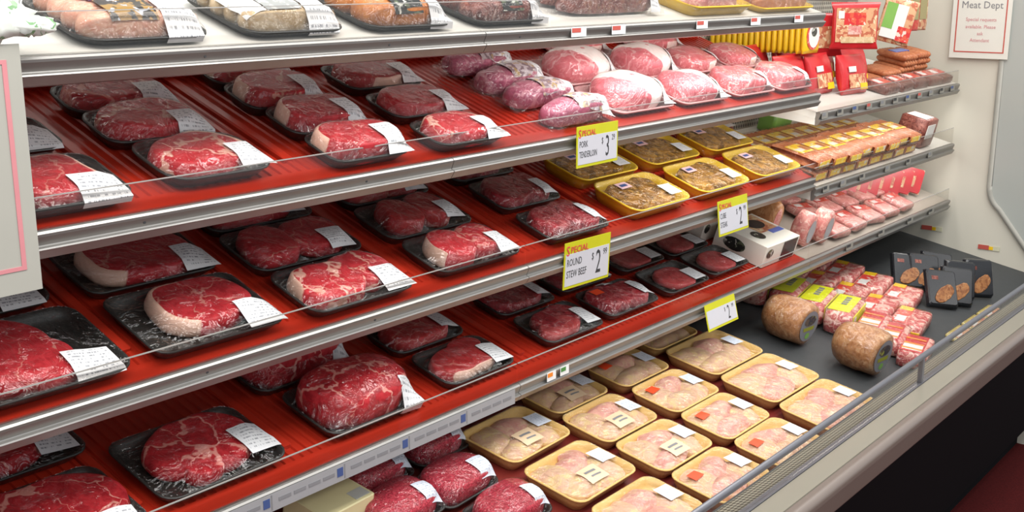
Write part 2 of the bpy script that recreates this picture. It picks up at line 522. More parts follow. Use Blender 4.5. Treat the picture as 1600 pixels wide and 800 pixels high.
class Blob:
    """a piece of meat: wobbly outline, rounded rim, optional fat edge"""
    def __init__(s, cx, cy, rx, ry, h, pw=2.4, wob=0.09, seed=0, rot=0.0, z0=0.005, fat=None, dome=0.0):
        s.cx, s.cy, s.rx, s.ry, s.h, s.pw, s.rot, s.z0, s.fat, s.dome = cx, cy, rx, ry, h, pw, math.radians(rot), z0, fat, dome
        g = np.random.default_rng(seed)
        s.k = [(k, wob * g.uniform(-1, 1) / (0.6 + 0.4 * k), g.uniform(0, 6.28)) for k in (2, 3, 4, 5, 7)]
        s.bk = [(g.uniform(-70, 70), g.uniform(-70, 70), g.uniform(0, 6.28)) for _ in range(4)]

    def R(s, a):
        c, q = np.abs(np.cos(a)) + 1e-9, np.abs(np.sin(a)) + 1e-9
        r = ((c / s.rx) ** s.pw + (q / s.ry) ** s.pw) ** (-1 / s.pw)
        m = 1.0
        for k, am, ph in s.k:
            m = m + am * np.cos(k * a + ph)
        return r * m

    def prof(s, rho):
        z = np.interp(rho, [0, .3, .6, .82, .91, .965, 1.0], [1, 1, 1, .995, .975, .90, .55])
        return z * (1 - s.dome * np.clip(rho, 0, 1) ** 2)

    def top(s, x, y):
        b = 0
        for kx, ky, ph in s.bk:
            b = b + np.sin(kx * x + ky * y + ph)
        return 1 + 0.018 * b

    def height(s, x, y):
        dx, dy = x - s.cx, y - s.cy
        c, q = math.cos(-s.rot), math.sin(-s.rot)
        lx, ly = dx * c - dy * q, dx * q + dy * c
        rho = np.hypot(lx, ly) / s.R(np.arctan2(ly, lx))
        return np.where(rho < 1.0, s.z0 + s.h * s.prof(rho) * s.top(lx, ly), 0.0)

    def build(s, name, mat, parent, na=44):
        lev = [(.14, None), (.32, None), (.5, None), (.66, None), (.78, None), (.86, None), (.92, None), (.965, None), (1.0, .5), (1.0, .25), (.955, .06), (.88, 0.0)]
        a = np.linspace(0, 2 * np.pi, na, endpoint=False)
        R = s.R(a)
        V, fat = [(0, 0, s.h * float(s.top(0, 0)))], [0.0]
        rh = []
        for rho, zz in lev:
            lx, ly = R * rho * np.cos(a), R * rho * np.sin(a)
            z = s.h * s.prof(np.full(na, rho)) * s.top(lx, ly) if zz is None else np.full(na, s.h * zz)
            V += list(zip(lx, ly, z))
            rh.append(rho)
            fat += list(s.fatmask(a, np.full(na, min(1.0, rho + (0 if zz is None else .1))), lx, ly))
        F = [(0, 1 + i, 1 + (i + 1) % na) for i in range(na)]
        for k in range(len(lev) - 1):
            for i in range(na):
                j = (i + 1) % na
                F.append((1 + k * na + i, 1 + (k + 1) * na + i, 1 + (k + 1) * na + j, 1 + k * na + j))
        V = np.array(V, float)
        c, q = math.cos(s.rot), math.sin(s.rot)
        W = np.stack([s.cx + V[:, 0] * c - V[:, 1] * q, s.cy + V[:, 0] * q + V[:, 1] * c, s.z0 + V[:, 2]], 1)
        return mesh(name, W, F, mat, parent, True, attr=fat)

    def fatmask(s, a, rho, lx, ly):
        m = np.zeros_like(rho)
        for sp in (s.fat or []):
            if sp[0] == 'rim':          # ('rim', angle, half width, thickness)
                _, a0, hw, th = sp
                d = np.abs((a - math.radians(a0) + np.pi) % (2 * np.pi) - np.pi)
                am = np.clip((math.radians(hw) - d) / 0.35 + 0.5, 0, 1)
                rm = np.clip((rho - (1 - th)) / 0.06 + 0.5, 0, 1)
                m = np.maximum(m, am * rm)
            elif sp[0] == 'half':       # ('half', angle, offset as share of radius)
                _, a0, off = sp
                t = (lx * math.cos(math.radians(a0)) + ly * math.sin(math.radians(a0))) / max(s.rx, s.ry)
                m = np.maximum(m, np.clip((t - off) / 0.12 + 0.5, 0, 1))
        return m


class Film:
    """stretch wrap: a membrane pinned to the rim and resting on what is inside"""
    def __init__(s, w, e, r, hr, blobs, nx=27, ny=19, it=90):
        s.w, s.e, s.hr = w, e, hr
        u, v = np.linspace(-1, 1, nx), np.linspace(-1, 1, ny)
        X, Y = np.meshgrid(u * w / 2, v * e / 2, indexing='ij')
        cx, cy = np.sign(X) * (w / 2 - r), np.sign(Y) * (e / 2 - r)
        dx, dy = X - cx, Y - cy
        cor = (np.abs(X) > w / 2 - r) & (np.abs(Y) > e / 2 - r)
        L = np.hypot(dx, dy)
        k = np.where(cor & (L > r), r / np.maximum(L, 1e-9), 1.0)
        X, Y = np.where(cor, cx + dx * k, X), np.where(cor, cy + dy * k, Y)
        ob = np.zeros_like(X)
        for b in blobs:
            ob = np.maximum(ob, b.height(X, Y))
        ob = np.where(ob > 0, ob + 0.0018, -1)
        Z = np.full_like(X, hr)
        Z[1:-1, 1:-1] = np.maximum(Z[1:-1, 1:-1], ob[1:-1, 1:-1])
        for _ in range(it):
            A = 0.25 * (Z[:-2, 1:-1] + Z[2:, 1:-1] + Z[1:-1, :-2] + Z[1:-1, 2:])
            Z[1:-1, 1:-1] = np.maximum(ob[1:-1, 1:-1], A)
        s.X, s.Y, s.Z, s.nx, s.ny, s.r = X, Y, Z, nx, ny, r

    def build(s, parent, inset=0.026, mat=None):
        nx, ny = s.nx, s.ny
        V = np.stack([s.X, s.Y, s.Z + 0.0006], -1).reshape(-1, 3).tolist()
        F = [(i * ny + j, (i + 1) * ny + j, (i + 1) * ny + j + 1, i * ny + j + 1) for i in range(nx - 1) for j in range(ny - 1)]
        k = len(V)
        a = rr(s.w + .0016, s.e + .0016, s.r, 5)
        b = rr(s.w + .0016 - inset * .35, s.e + .0016 - inset * .35, s.r - .002, 5)
        c = rr(s.w + .0016 - inset, s.e + .0016 - inset, s.r - .008, 5)
        V += [(x, y, s.hr + .0006) for x, y in a] + [(x, y, s.hr * .55) for x, y in b] + [(x, y, .0012) for x, y in c]
        n = len(a)
        for q in (0, 1):
            F += [(k + q * n + i, k + q * n + n + i, k + q * n + n + (i + 1) % n, k + q * n + (i + 1) % n) for i in range(n)]
        return mesh('plastic_wrap', V, F, mat or FILM, parent, True)

    def z(s, x, y):
        fu = np.clip((x / (s.w / 2) + 1) / 2 * (s.nx - 1), 0, s.nx - 1.001)
        fv = np.clip((y / (s.e / 2) + 1) / 2 * (s.ny - 1), 0, s.ny - 1.001)
        i, j = fu.astype(int), fv.astype(int)
        a, b = fu - i, fv - j
        Z = s.Z
        return (Z[i, j] * (1 - a) * (1 - b) + Z[i + 1, j] * a * (1 - b) + Z[i, j + 1] * (1 - a) * b + Z[i + 1, j + 1] * a * b)

    def sticker(s, name, cx, cy, w, h, mat, parent, rot=0.0, up=0.0016, nu=7, nv=7, lab=None):
        u, v = np.meshgrid(np.linspace(0, 1, nu), np.linspace(0, 1, nv), indexing='ij')
        a = math.radians(rot)
        lx, ly = (u - .5) * w, (v - .5) * h
        x, y = cx + lx * math.cos(a) - ly * math.sin(a), cy + lx * math.sin(a) + ly * math.cos(a)
        over = np.maximum(0, -s.e / 2 - y)
        yc = np.where(over > 0, -s.e / 2 - .0022 + over * .25, y)
        ox = np.maximum(0, x - s.w / 2)
        xc = np.where(ox > 0, s.w / 2 + .0022 - ox * .25, x)
        z = s.z(xc, yc) - over - ox
        z = np.maximum(z, 0.002) + up
        V = np.stack([xc, yc, z], -1).reshape(-1, 3)
        F = [(i * nv + j, (i + 1) * nv + j, (i + 1) * nv + j + 1, i * nv + j + 1) for i in range(nu - 1) for j in range(nv - 1)]
        uv = np.stack([u, v], -1).reshape(-1, 2)
        o = mesh(name, V, F, mat, parent, False, uv=uv)
        if lab:
            o['label'] = lab
        return o


# ------------------------------------------------------------------ shelf frames
YF = 1.346
FRAMES = {'A': (1.557, 18), 'B': (1.342, 20), 'C': (1.106, 20), 'D': (0.871, 16), 'W': (0.6885, 11), 'R1': (1.288, 12), 'R2': (1.076, 14)}


def frame(sh, X, d, h=0.0, rot=0.0, pitch=0.0, roll=0.0):
    z0, t = FRAMES[sh]
    base = Matrix.Translation((0, YF, z0)) @ Matrix.Rotation(math.radians(t), 4, 'X')
    return (base @ Matrix.Translation((X, d, h)) @ Matrix.Rotation(math.radians(rot), 4, 'Z')
            @ Matrix.Rotation(math.radians(pitch), 4, 'X') @ Matrix.Rotation(math.radians(roll), 4, 'Y'))


def text(body, size, mat, parent, x, y, z, name='lettering', sx=1.0, align='LEFT', ext=0.0002, shear=0.0):
    cu = bpy.data.curves.new(name, 'FONT')
    cu.body = body
    cu.size = size
    cu.extrude = ext
    cu.align_x = align
    cu.shear = shear
    cu.resolution_u = 2
    o = bpy.data.objects.new(name, cu)
    COL.objects.link(o)
    bpy.context.view_layer.update()
    me = bpy.data.meshes.new_from_object(o.evaluated_get(bpy.context.evaluated_depsgraph_get()))
    bpy.data.objects.remove(o)
    bpy.data.curves.remove(cu)
    me.transform(Matrix.Translation((x, y, z)) @ Matrix.Diagonal((sx, 1, 1, 1)))
    me.materials.clear()
    me.materials.append(mat)
    q = bpy.data.objects.new(name, me)
    COL.objects.link(q)
    q.parent = parent
    return q

# ================================================================== setting
XL, XR = -0.6, 4.24          # case interior along X
YB = 1.80                    # back of the case
fl = MB().box(-6, 9, -5, 4, -0.05, 0.0).build('floor', CARPET)
tag(fl, 'dark red carpet floor in front of the meat case', kind='structure')

wr = MB().extrude_x([(YB + 0.04, 0.0), (YB + 0.04, 2.4), (0.80, 2.4), (0.80, 0.60), (1.0, 0.0)], XR, XR + 0.04).build('wall_right', LINER)
tag(wr, 'white inner end wall of the refrigerated case', kind='structure')
# framed grey side window in the front half of the end wall
prof = [(1.222, 2.4), (1.222, 0.93)]
for k in range(7):
    a = math.radians(k * 54 / 6)
    prof.append((1.222 - 0.10 * (1 - math.cos(a)), 0.93 - 0.10 * math.sin(a)))
prof.append((1.07, 0.71))
prof.append((0.81, 0.525))
n = len(prof)
pv = [(XR - 0.006, y, z) for y, z in prof] + [(XR - 0.006, 0.81, 2.4)]
pane = mesh('window_1', pv, [tuple(range(len(pv)))], PANEG)
tag(pane, 'grey side window of the case end wall', kind='structure')
tv, tf = [], []
for i, (y, z) in enumerate(prof):
    y0, z0 = prof[max(0, i - 1)]
    y1, z1 = prof[min(n - 1, i + 1)]
    L = math.hypot(y1 - y0, z1 - z0)
    ny, nz = -(z1 - z0) / L, (y1 - y0) / L
    for off, dx in ((-0.010, -0.004), (-0.007, -0.013), (0.007, -0.013), (0.010, -0.004)):
        tv.append((XR + dx, y + ny * off, z + nz * off))
for i in range(n - 1):
    for q in range(3):
        tf.append((i * 4 + q, i * 4 + q + 1, i * 4 + q + 5, i * 4 + q + 4))
mesh('gasket', tv, tf, TRIMG, pane, True)

# ------------------------------------------------------------------ the case body
case = thing('meat_case', Matrix.Translation((1.8, 1.2, 0)), 'long open refrigerated meat display case with grey-brown front bumper', 'display case')


def cpart(mb, name, mat, smooth=False):
    mb.v = [(x - 1.8, y - 1.2, z) for x, y, z in mb.v]
    return mb.build(name, mat, case, smooth)


cpart(MB().box(XL, XR, YB, YB + 0.04, 0.5, 2.35), 'back_panel', WHITEM)
# pegboard sheet on the back of the end section
pb = [(3.02, YB - 0.006, 1.0), (XR, YB - 0.006, 1.0), (XR, YB - 0.006, 2.3), (3.02, YB - 0.006, 2.3)]
mesh('pegboard', [(x - 1.8, y - 1.2, z) for x, y, z in pb], [(0, 1, 2, 3)], PEG, case, uv=[(x, z) for x, y, z in pb])


def wpt(X, d, h):
    z0, t = FRAMES['W']
    t = math.radians(t)
    return (X, YF + d * math.cos(t) - h * math.sin(t), z0 + d * math.sin(t) + h * math.cos(t))


def well_deck(x0, x1, mat, name):
    m = MB()
    v = [wpt(x, d, h) for h in (-0.02, 0.0) for d in (-0.41, 0.47) for x in (x0, x1)]
    m.add(v, [(0, 2, 3, 1), (4, 5, 7, 6), (0, 1, 5, 4), (2, 6, 7, 3), (0, 4, 6, 2), (1, 3, 7, 5)])
    return cpart(m, name, mat)


well_deck(XL, 2.675, MAROON, 'well_mat')
well_deck(2.675, XR, DARKMAT, 'well_mat')
gr = []
gv = [(XL, 0.945, 0.688), (XR, 0.945, 0.688), (XR, 0.884, 0.712), (XL, 0.884, 0.712)]
mesh('air_grille', [(x - 1.8, y - 1.2, z) for x, y, z in gv], [(3, 2, 1, 0)], GRILLE, case,
     uv=[(x, y * 1.07) for x, y, z in gv])
cpart(MB().extrude_x([(0.945, 0.688), (0.95, 0.688), (0.95, 0.58), (0.945, 0.58)], XL, XR), 'grille_riser', DARKMAT)
cpart(MB().extrude_x([(0.886, 0.713), (0.884, 0.718), (0.868, 0.719), (0.866, 0.70), (0.886, 0.70)], XL, XR), 'ledge_strip', RAILM)
bp = [(0.866, 0.712)]
for k in range(9):
    a = math.radians(90 + k * 90 / 8)
    bp.append((0.806 + 0.014 * math.cos(a), 0.706 + 0.014 * math.sin(a)))
bp += [(0.792, 0.70), (0.797, 0.668)]
for k in range(6):
    a = math.radians(180 + k * 90 / 5)
    bp.append((0.812 + 0.014 * math.cos(a), 0.662 + 0.014 * math.sin(a)))
bp += [(0.866, 0.648)]
cpart(MB().extrude_x([(0.866, 0.7185), (0.818, 0.7215), (0.818, 0.70), (0.866, 0.70)], XL, XR), 'bumper_cap', BEIGEM)
cpart(MB().extrude_x(bp, XL, XR), 'bumper', BUMPER)
cpart(MB().extrude_x([(0.86, 0.70), (0.86, 0.64), (0.99, 0.10), (1.04, 0.10), (1.04, 0.0), (1.10, 0.0), (1.10, 0.55), (0.95, 0.60)], XL, 5.5), 'front_panel', BLACKP)
# low glass with a metal top rail
cpart(MB().box(XL, XR, 0.8735, 0.8765, 0.7195, 0.777), 'front_glass', GUARD)
rail = []
for k in range(10):
    a = 2 * math.pi * k / 10
    rail.append((0.875 + 0.006 * math.cos(a), 0.782 + 0.0085 * math.sin(a)))
cpart(MB().extrude_x(rail, XL, XR), 'top_rail', RAILM, True)
for px in (1.42, 2.635, 3.85):
    cpart(MB().box(px - 0.006, px + 0.006, 0.8695, 0.8805, 0.719, 0.777), 'rail_post', RAILM)

# ------------------------------------------------------------------ shelves
CHANNEL = [(0.010, 0.0), (0.002, 0.0005), (-0.002, -0.0005), (-0.0045, -0.0035), (-0.004, -0.007), (0.001, -0.0185),
           (0.0005, -0.0200), (-0.0045, -0.0215), (-0.0055, -0.0235), (-0.004, -0.026), (0.003, -0.036), (0.010, -0.038)]


def shelf(name, sh, x0, x1, joints, depth, deck_mat, mat_mat, guard_h, label, dividers=(), chan=None, screws=(), guards=None, mat_to=None):
    z0, t = FRAMES[sh]
    ct, st = math.cos(math.radians(t)), math.sin(math.radians(t))
    root = thing(name, Matrix.Translation(((x0 + x1) / 2, YF, z0)), label, 'shelf')
    xm = (x0 + x1) / 2

    def T(x, d, h):
        return (x - xm, d * ct - h * st, d * st + h * ct)

    def tbox(xa, xb, d0, d1, h0, h1, nm, mt):
        v = [T(x, d, h) for h in (h0, h1) for d in (d0, d1) for x in (xa, xb)]
        return MB().add(v, [(0, 2, 3, 1), (4, 5, 7, 6), (0, 1, 5, 4), (2, 6, 7, 3), (0, 4, 6, 2), (1, 3, 7, 5)]).build(nm, mt, root)

    edges = [x0] + list(joints) + [x1]
    for a, b in zip(edges[:-1], edges[1:]):
        tbox(a + 0.0008, b - 0.0008, 0.008, depth, -0.022, -0.0035 if mat_mat else -0.0005, 'deck', deck_mat)
        MB().extrude_x(CHANNEL, a + 0.0008 - xm, b - 0.0008 - xm).build('price_channel', chan or METAL, root, False)
        for e in (a + 0.004, b - 0.004):
            v = [(e - 0.002 - xm, 0.012, -0.036), (e - 0.002 - xm, 0.012, -0.012)] + [T(e - 0.002, depth, -0.022), T(e - 0.002, depth, -0.075)]
            v += [(p[0] + 0.004, p[1], p[2]) for p in v]
            MB().add(v, [(0, 1, 2, 3), (7, 6, 5, 4), (0, 4, 5, 1), (1, 5, 6, 2), (2, 6, 7, 3), (3, 7, 4, 0)]).build('bracket', WHITEM, root)
    if mat_mat:
        # moulded plastic mat: ribs run front to back, with a raised back edge
        m = MB()
        mx1 = mat_to or x1
        pitch, x = 0.0195, x0 + 0.002
        v, f = [], []
        pts = []
        while x < mx1 - 0.004:
            e = min(x + pitch, mx1 - 0.002)
            pts += [(x, -0.0032), (x + 0.30 * pitch, -0.0032), (x + 0.40 * pitch, -0.0002), (x + 0.72 * pitch, -0.0002), (x + 0.82 * pitch, -0.0032)]
            x = e
        k = len(pts)
        v = [T(px, 0.040, h) for px, h in pts] + [T(px, depth - 0.02, h) for px, h in pts]
        f = [(i, i + 1, k + i + 1, k + i) for i in range(k - 1)]
        m.add(v, f)
        m.build('ribbed_mat', mat_mat, root)
        tbox(x0 + 0.002, mx1 - 0.002, 0.0085, 0.040, -0.0035, -0.0003, 'mat_front_strip', mat_mat)
        tbox(x0 + 0.002, mx1 - 0.002, depth - 0.02, depth - 0.012, -0.0035, 0.035, 'mat_back_edge', mat_mat)
        for dx in dividers:
            v, f = rings([(0.020, depth - 0.10, 0.004, -0.003), (0.020, depth - 0.10, 0.004, 0.004), (0.014, depth - 0.14, 0.004, 0.0065)], 3)
            vv = [T(dx + p[0], depth / 2 + 0.024 + p[1], p[2]) for p in v]
            mesh('divider', vv, f, mat_mat, root, False)
    gs = guards or list(zip(edges[:-1], edges[1:]))
    for a, b in gs:
        MB().box(a + 0.002 - xm, b - 0.002 - xm, 0.0035, 0.006, 0.0005, guard_h).build('front_guard', GUARD, root)
        MB().box(a + 0.002 - xm, b - 0.002 - xm, 0.0034, 0.0061, guard_h, guard_h + 0.0014).build('guard_edge', GUARDEDGE, root)
    for sx in screws:
        o = MB()
        o.add([(sx - xm + 0.0022 * math.cos(i * 1.0472), -0.0022, -0.0125 + 0.0022 * math.sin(i * 1.0472)) for i in range(6)]
              + [(sx - xm + 0.0022 * math.cos(i * 1.0472), 0.002, -0.0125 + 0.0022 * math.sin(i * 1.0472)) for i in range(6)],
              [tuple(range(6))] + [(i, i + 6, (i + 1) % 6 + 6, (i + 1) % 6) for i in range(6)])
        o.build('screw', DARKINK, root)
    return root, xm


XE = 3.03
shA, xmA = shelf('display_shelf', 'A', 0.10, XE, (1.60,), 0.40, WHITEM, None, 0.052,
                 'white top shelf with sausage trays and an acrylic front guard', guards=((0.10, 1.80), (1.80, XE)), screws=(1.0, 1.36, 1.70))
shB, xmB = shelf('display_shelf', 'B', -0.02, XE, (1.51,), 0.43, UNDER, REDMAT, 0.041,
                 'second shelf down with red ribbed mat, steaks and pork', dividers=(0.895, 1.20, 1.705), screws=(0.885, 1.30))
shC, xmC = shelf('display_shelf', 'C', -0.02, XE, (1.725,), 0.43, UNDER, REDMAT, 0.039,
                 'third shelf down with red ribbed mat, steaks and yellow trays', dividers=(0.885, 1.153, 1.455, 1.78, 2.10), screws=(0.97, 1.31))
shD, xmD = shelf('display_shelf', 'D', -0.02, 4.20, (1.70, XE), 0.43, UNDER, REDMAT, 0.040,
                 'lowest shelf with printed price strip and red ribbed mat', dividers=(0.885, 1.17, 1.48, 1.80), mat_to=3.02)
shR1, xmR1 = shelf('display_shelf', 'R1', XE + 0.004, 4.19, (), 0.40, WHITEM, None, 0.045,
                   'upper shelf of the end section holding red pouches and sausages')
shR2, xmR2 = shelf('display_shelf', 'R2', XE + 0.004, 4.19, (), 0.42, WHITEM, None, 0.055,
                   'middle shelf of the end section holding hot dog packs')


def shelf_tags(root, xm, xs, cols, w=0.028, h=0.019, y=-0.0052, z=-0.0195, paper=None):
    for i, x in enumerate(xs):
        o = MB().box(x - w / 2 - xm, x + w / 2 - xm, y - 0.0006, y, z, z + h).build('price_tag', paper or PAPER, root)
        MB().box(x - w / 2 + .002 - xm, x + w * 0.12 - xm, y - 0.0012, y - 0.0006, z + h * 0.45, z + h - .002).build('tag_print', cols[i % len(cols)], o)


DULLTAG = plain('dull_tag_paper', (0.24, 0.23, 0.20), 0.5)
shelf_tags(shA, xmA, (1.88, 2.02, 2.36, 2.62, 2.86), (REDLINE,), 0.05)
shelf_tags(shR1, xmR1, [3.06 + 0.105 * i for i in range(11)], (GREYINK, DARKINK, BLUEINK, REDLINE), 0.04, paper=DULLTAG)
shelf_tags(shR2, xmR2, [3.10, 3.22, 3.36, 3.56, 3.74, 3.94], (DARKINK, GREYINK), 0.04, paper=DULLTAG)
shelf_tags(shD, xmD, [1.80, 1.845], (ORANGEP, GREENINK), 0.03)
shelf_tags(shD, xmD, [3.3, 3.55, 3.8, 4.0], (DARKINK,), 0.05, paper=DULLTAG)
# printed strip along the lowest channel: faint rows of grey print and blue marks
strip = MB().box(0.3 - xmD, 1.68 - xmD, -0.0062, -0.0056, -0.034, -0.004).build('price_strip', plain('strip_paper', (0.30, 0.30, 0.31), 0.5), shD)
for i in range(34):
    x = 0.62 + i * 0.031
    k = i % 5
    if k == 4:
        MB().box(x - xmD, x + 0.013 - xmD, -0.0068, -0.0062, -0.025, -0.010).build('blue_mark', BLUEINK, strip)
        MB().box(x + 0.016 - xmD, x + 0.018 - xmD, -0.0068, -0.0062, -0.031, -0.006).build('divider_bar', GREYINK, strip)
    else:
        MB().box(x - xmD, x + 0.025 - xmD, -0.0068, -0.0062, -0.0205, -0.0145).build('print_row', GREYINK, strip)


# ------------------------------------------------------------------ price cards
def price_card(sh, X, w, h, ztop, label, l1, l2, price, cents, yaw=0.0, tilt=0.0):
    z0, t = FRAMES[sh]
    M = Matrix.Translation((X, YF - 0.012, z0 + ztop)) @ Matrix.Rotation(math.radians(yaw), 4, 'Z') @ Matrix.Rotation(math.radians(90 + tilt), 4, 'X')
    r = thing('price_card', M, label, 'price sign')
    MB().box(-w / 2, w / 2, -h, 0, -0.0016, 0).build('card', SIGNYEL, r)
    MB().box(-w / 2 + .004, w / 2 - .004, -h + .006, -h * 0.25, 0, 0.0006).build('white_panel', SIGNWHITE, r)
    if l1:
        text('S', h * 0.30, SIGNRED, r, -w / 2 + .005, -h * .28, 0.0007, 'special_lettering', 0.85)
        text('PECIAL', h * 0.20, SIGNRED, r, -w / 2 + .005 + h * .145, -h * .24, 0.0007, 'special_lettering', 0.95)
        text(l1, h * 0.22, DARKINK, r, -w / 2 + .008, -h * .51, 0.0007, 'product_lettering', 0.62)
        text(l2, h * 0.22, DARKINK, r, -w / 2 + .008, -h * .76, 0.0007, 'product_lettering', 0.62 if len(l2) < 10 else 0.56)
    text(price, h * 0.74, DARKINK, r, w * .18, -h * .82, 0.0007, 'price_figure', 0.52)
    text('$', h * 0.22, DARKINK, r, w * .09, -h * .50, 0.0007, 'price_figure', 0.6)
    text(cents, h * 0.20, DARKINK, r, w * .34, -h * .45, 0.0007, 'price_figure', 0.7)
    return r


price_card('B', 1.942, 0.146, 0.083, 0.020, 'yellow and white price card for pork tenderloin, $3.29, on the second shelf edge', 'PORK', 'TENDERLOIN', '3', '29')
price_card('C', 1.915, 0.152, 0.098, 0.024, 'yellow and white price card for round stew beef, $2.99', 'ROUND', 'STEW BEEF', '2', '99', yaw=-3, tilt=3)
price_card('C', 2.530, 0.150, 0.086, 0.018, 'shaded yellow price card for cube steak above the white boxes', 'CUBE', 'STEAK', '2', '99', tilt=-6)
price_card('D', 2.485, 0.150, 0.066, 0.003, 'dim price card hanging below the lowest shelf over the chicken trays', '', '', '2', '99', tilt=-14)

# large laminated notice at the left, hung in front of the upper shelves
r = thing('notice_card', Matrix.Translation((0.598, YF - 0.016, 1.274)), 'large laminated notice with pink border hanging at the left edge', 'notice')
MB().box(-0.125, 0.125, -0.002, 0, 0, 0.30).build('card', CARDGREY, r)
for a in ((-0.107, 0.107, 0.028, 0.033), (-0.107, 0.107, 0.277, 0.282), (-0.107, -0.101, 0.033, 0.277), (0.101, 0.107, 0.033, 0.277)):
    MB().box(a[0], a[1], -0.0028, -0.002, a[2], a[3]).build('border_line', PINKLINE, r)

# small notice on the end wall
r = thing('wall_notice', Matrix.Translation((XR - 0.016, 1.300, 1.375)), 'white notice with thin red border on the white end wall', 'notice')
MB().box(-0.002, 0.0, -0.10, 0.10, 0.0, 0.27).build('card', CARDWHITE, r)
for a in ((-0.085, 0.085, 0.020, 0.024), (-0.085, 0.085, 0.246, 0.25), (-0.085, -0.081, 0.024, 0.246), (0.081, 0.085, 0.024, 0.246)):
    MB().box(-0.0028, -0.002, a[0], a[1], a[2], a[3]).build('border_line', REDLINE, r)
for body, z, sz, m in (('Meat Dept', 0.172, 0.034, GREYINK), ('Special requests', 0.128, 0.017, PINKLINE), ('available. Please', 0.103, 0.017, PINKLINE), ('ask', 0.080, 0.017, PINKLINE), ('Attendant', 0.057, 0.017, PINKLINE)):
    q = text(body, sz, m, r, 0, 0, 0, 'notice_lettering', 0.95, 'CENTER')
    q.data.transform(Matrix.Translation((-0.0024, 0, z)) @ Matrix.Rotation(math.radians(-90), 4, 'Z') @ Matrix.Rotation(math.radians(90), 4, 'X'))
for (y, z, c, lb) in ((1.420, 0.750, REDLINE, 'small red and yellow tag stuck on the end wall near the shelf end'), (1.212, 0.706, REDLINE, 'small red and yellow tag on the end wall nearest the grey window')):
    r = thing('wall_tag', Matrix.Translation((XR - 0.001, y, z)), lb, 'price tag')
    MB().box(-0.002, -0.0002, -0.045, 0.03, -0.008, 0.008).build('tag_paper', plain('pale_tag', (0.60, 0.58, 0.42), 0.5), r)
    MB().box(-0.003, -0.002, -0.008, 0.03, -0.007, 0.009).build('tag_red', c, r)
    MB().box(-0.003, -0.002, -0.022, -0.008, -0.006, 0.006).build('tag_yellow', YELPACK, r)

# ================================================================== packed meat
SEED = [100]


def pack(name, sh, X, d, w, e, pieces, label, cat, tm=BLACK, th=0.022, rot=0.0, lab=(0.29, -0.30, 0.066, 0.050), lmat=None,
         extra=(), h0=0.0008, pitch=0.0, group=None, r=0.028, film=True, roll=0.0):
    """pieces: (kind material, name, Blob kwargs as shares of w and e)"""
    root = thing(name, frame(sh, X, d, h0, rot, pitch, roll), label, cat, group)
    hr = th if tm else 0.004
    if tm:
        tray(w, e, th, tm, root, r)
    blobs = []
    for mt, nm, cx, cy, rx, ry, h, kw in pieces:
        SEED[0] += 1
        k = dict(kw)
        k.setdefault('seed', SEED[0])
        b = Blob(cx * w, cy * e, rx * w, ry * e, h, **k)
        b.build(nm, mt, root)
        blobs.append(b)
    fm = Film(w - .002, e - .002, r, hr + .0008, blobs)
    if film:
        fm.build(root, 0.026 if tm else 0.004)
    if lab:
        fm.sticker('price_label', lab[0] * w, lab[1] * e, lab[2], lab[3], lmat or LABEL, root, rot=(lab[4] if len(lab) > 4 else 0))
    for (nm, cx, cy, sw, sh_, mt, up) in extra:
        fm.sticker(nm, cx * w, cy * e, sw, sh_, mt, root, up=up)
    return root


def P1(mt, nm='steak', h=0.026, rx=0.40, ry=0.40, cx=-0.03, cy=0.02, **kw):
    return (mt, nm, cx, cy, rx, ry, h, kw)


def FATR(a, hw=70, th=0.09):
    return [('rim', a, hw, th)]


S, PS, G = 'steak_package', 'packaged steak', 'steak trays on the red shelves'

# ---- second shelf (B): steaks
pack(S, 'B', 0.785, 0.080, 0.20, 0.135, [P1(M_LEAN, h=0.030, rx=0.42, ry=0.40, fat=[('rim', 40, 60, .13)], pw=2.6)],
     'steak in black tray beside the pink-bordered notice, front of second shelf', PS, lab=(0.27, -0.36, 0.072, 0.062))
pack(S, 'B', 0.775, 0.222, 0.20, 0.11, [P1(M_LEAN, h=0.028, fat=FATR(45))], 'steak tray half hidden behind the notice on the second shelf', PS)
pack(S, 'B', 1.045, 0.093, 0.19, 0.128, [P1(M_RIB, h=0.030, rx=0.43, ry=0.42, cx=-0.01, pw=2.3, fat=[('rim', 35, 50, .18)])],
     'thick rib eye steak in black tray, front row of second shelf', PS, lab=(0.33, -0.24, 0.066, 0.054), r=0.036)
pack(S, 'B', 1.033, 0.213, 0.19, 0.10, [P1(M_RIB, h=0.034, rx=0.43, ry=0.46, cx=-0.01, fat=[('rim', 60, 60, .10)])],
     'marbled steak tray just behind the front rib eye, second shelf', PS, pitch=3)
pack(S, 'B', 1.04, 0.315, 0.195, 0.09, [P1(M_CHUCK, h=0.034, rx=0.43, ry=0.46)], 'rear marbled steak tray directly below the shelf with sausages at far left', PS, pitch=3)
for i, (dd, lb) in enumerate(((0.060, 'strip steak tray at the very front of the four-deep row, second shelf'), (0.165, 'second strip steak tray of the four-deep row, second shelf'),
                              (0.268, 'third strip steak tray of the four-deep row, second shelf'), (0.363, 'rearmost strip steak tray of the four-deep row, partly under the top shelf'))):
    pack(S, 'B', 1.33 + (0.0, 0.004, -0.004, 0.003)[i], dd, 0.178, 0.098 if i < 3 else 0.085,
         [P1((M_LEAN, M_LEAN, M_RIB, M_LEAN)[i], h=0.040, rx=0.45, ry=0.46, cx=0.0, pw=3.0, wob=0.05, fat=[('rim', 110, 80, .10)])],
         lb, PS, lab=(0.32, -0.18, 0.060, 0.062), pitch=2)
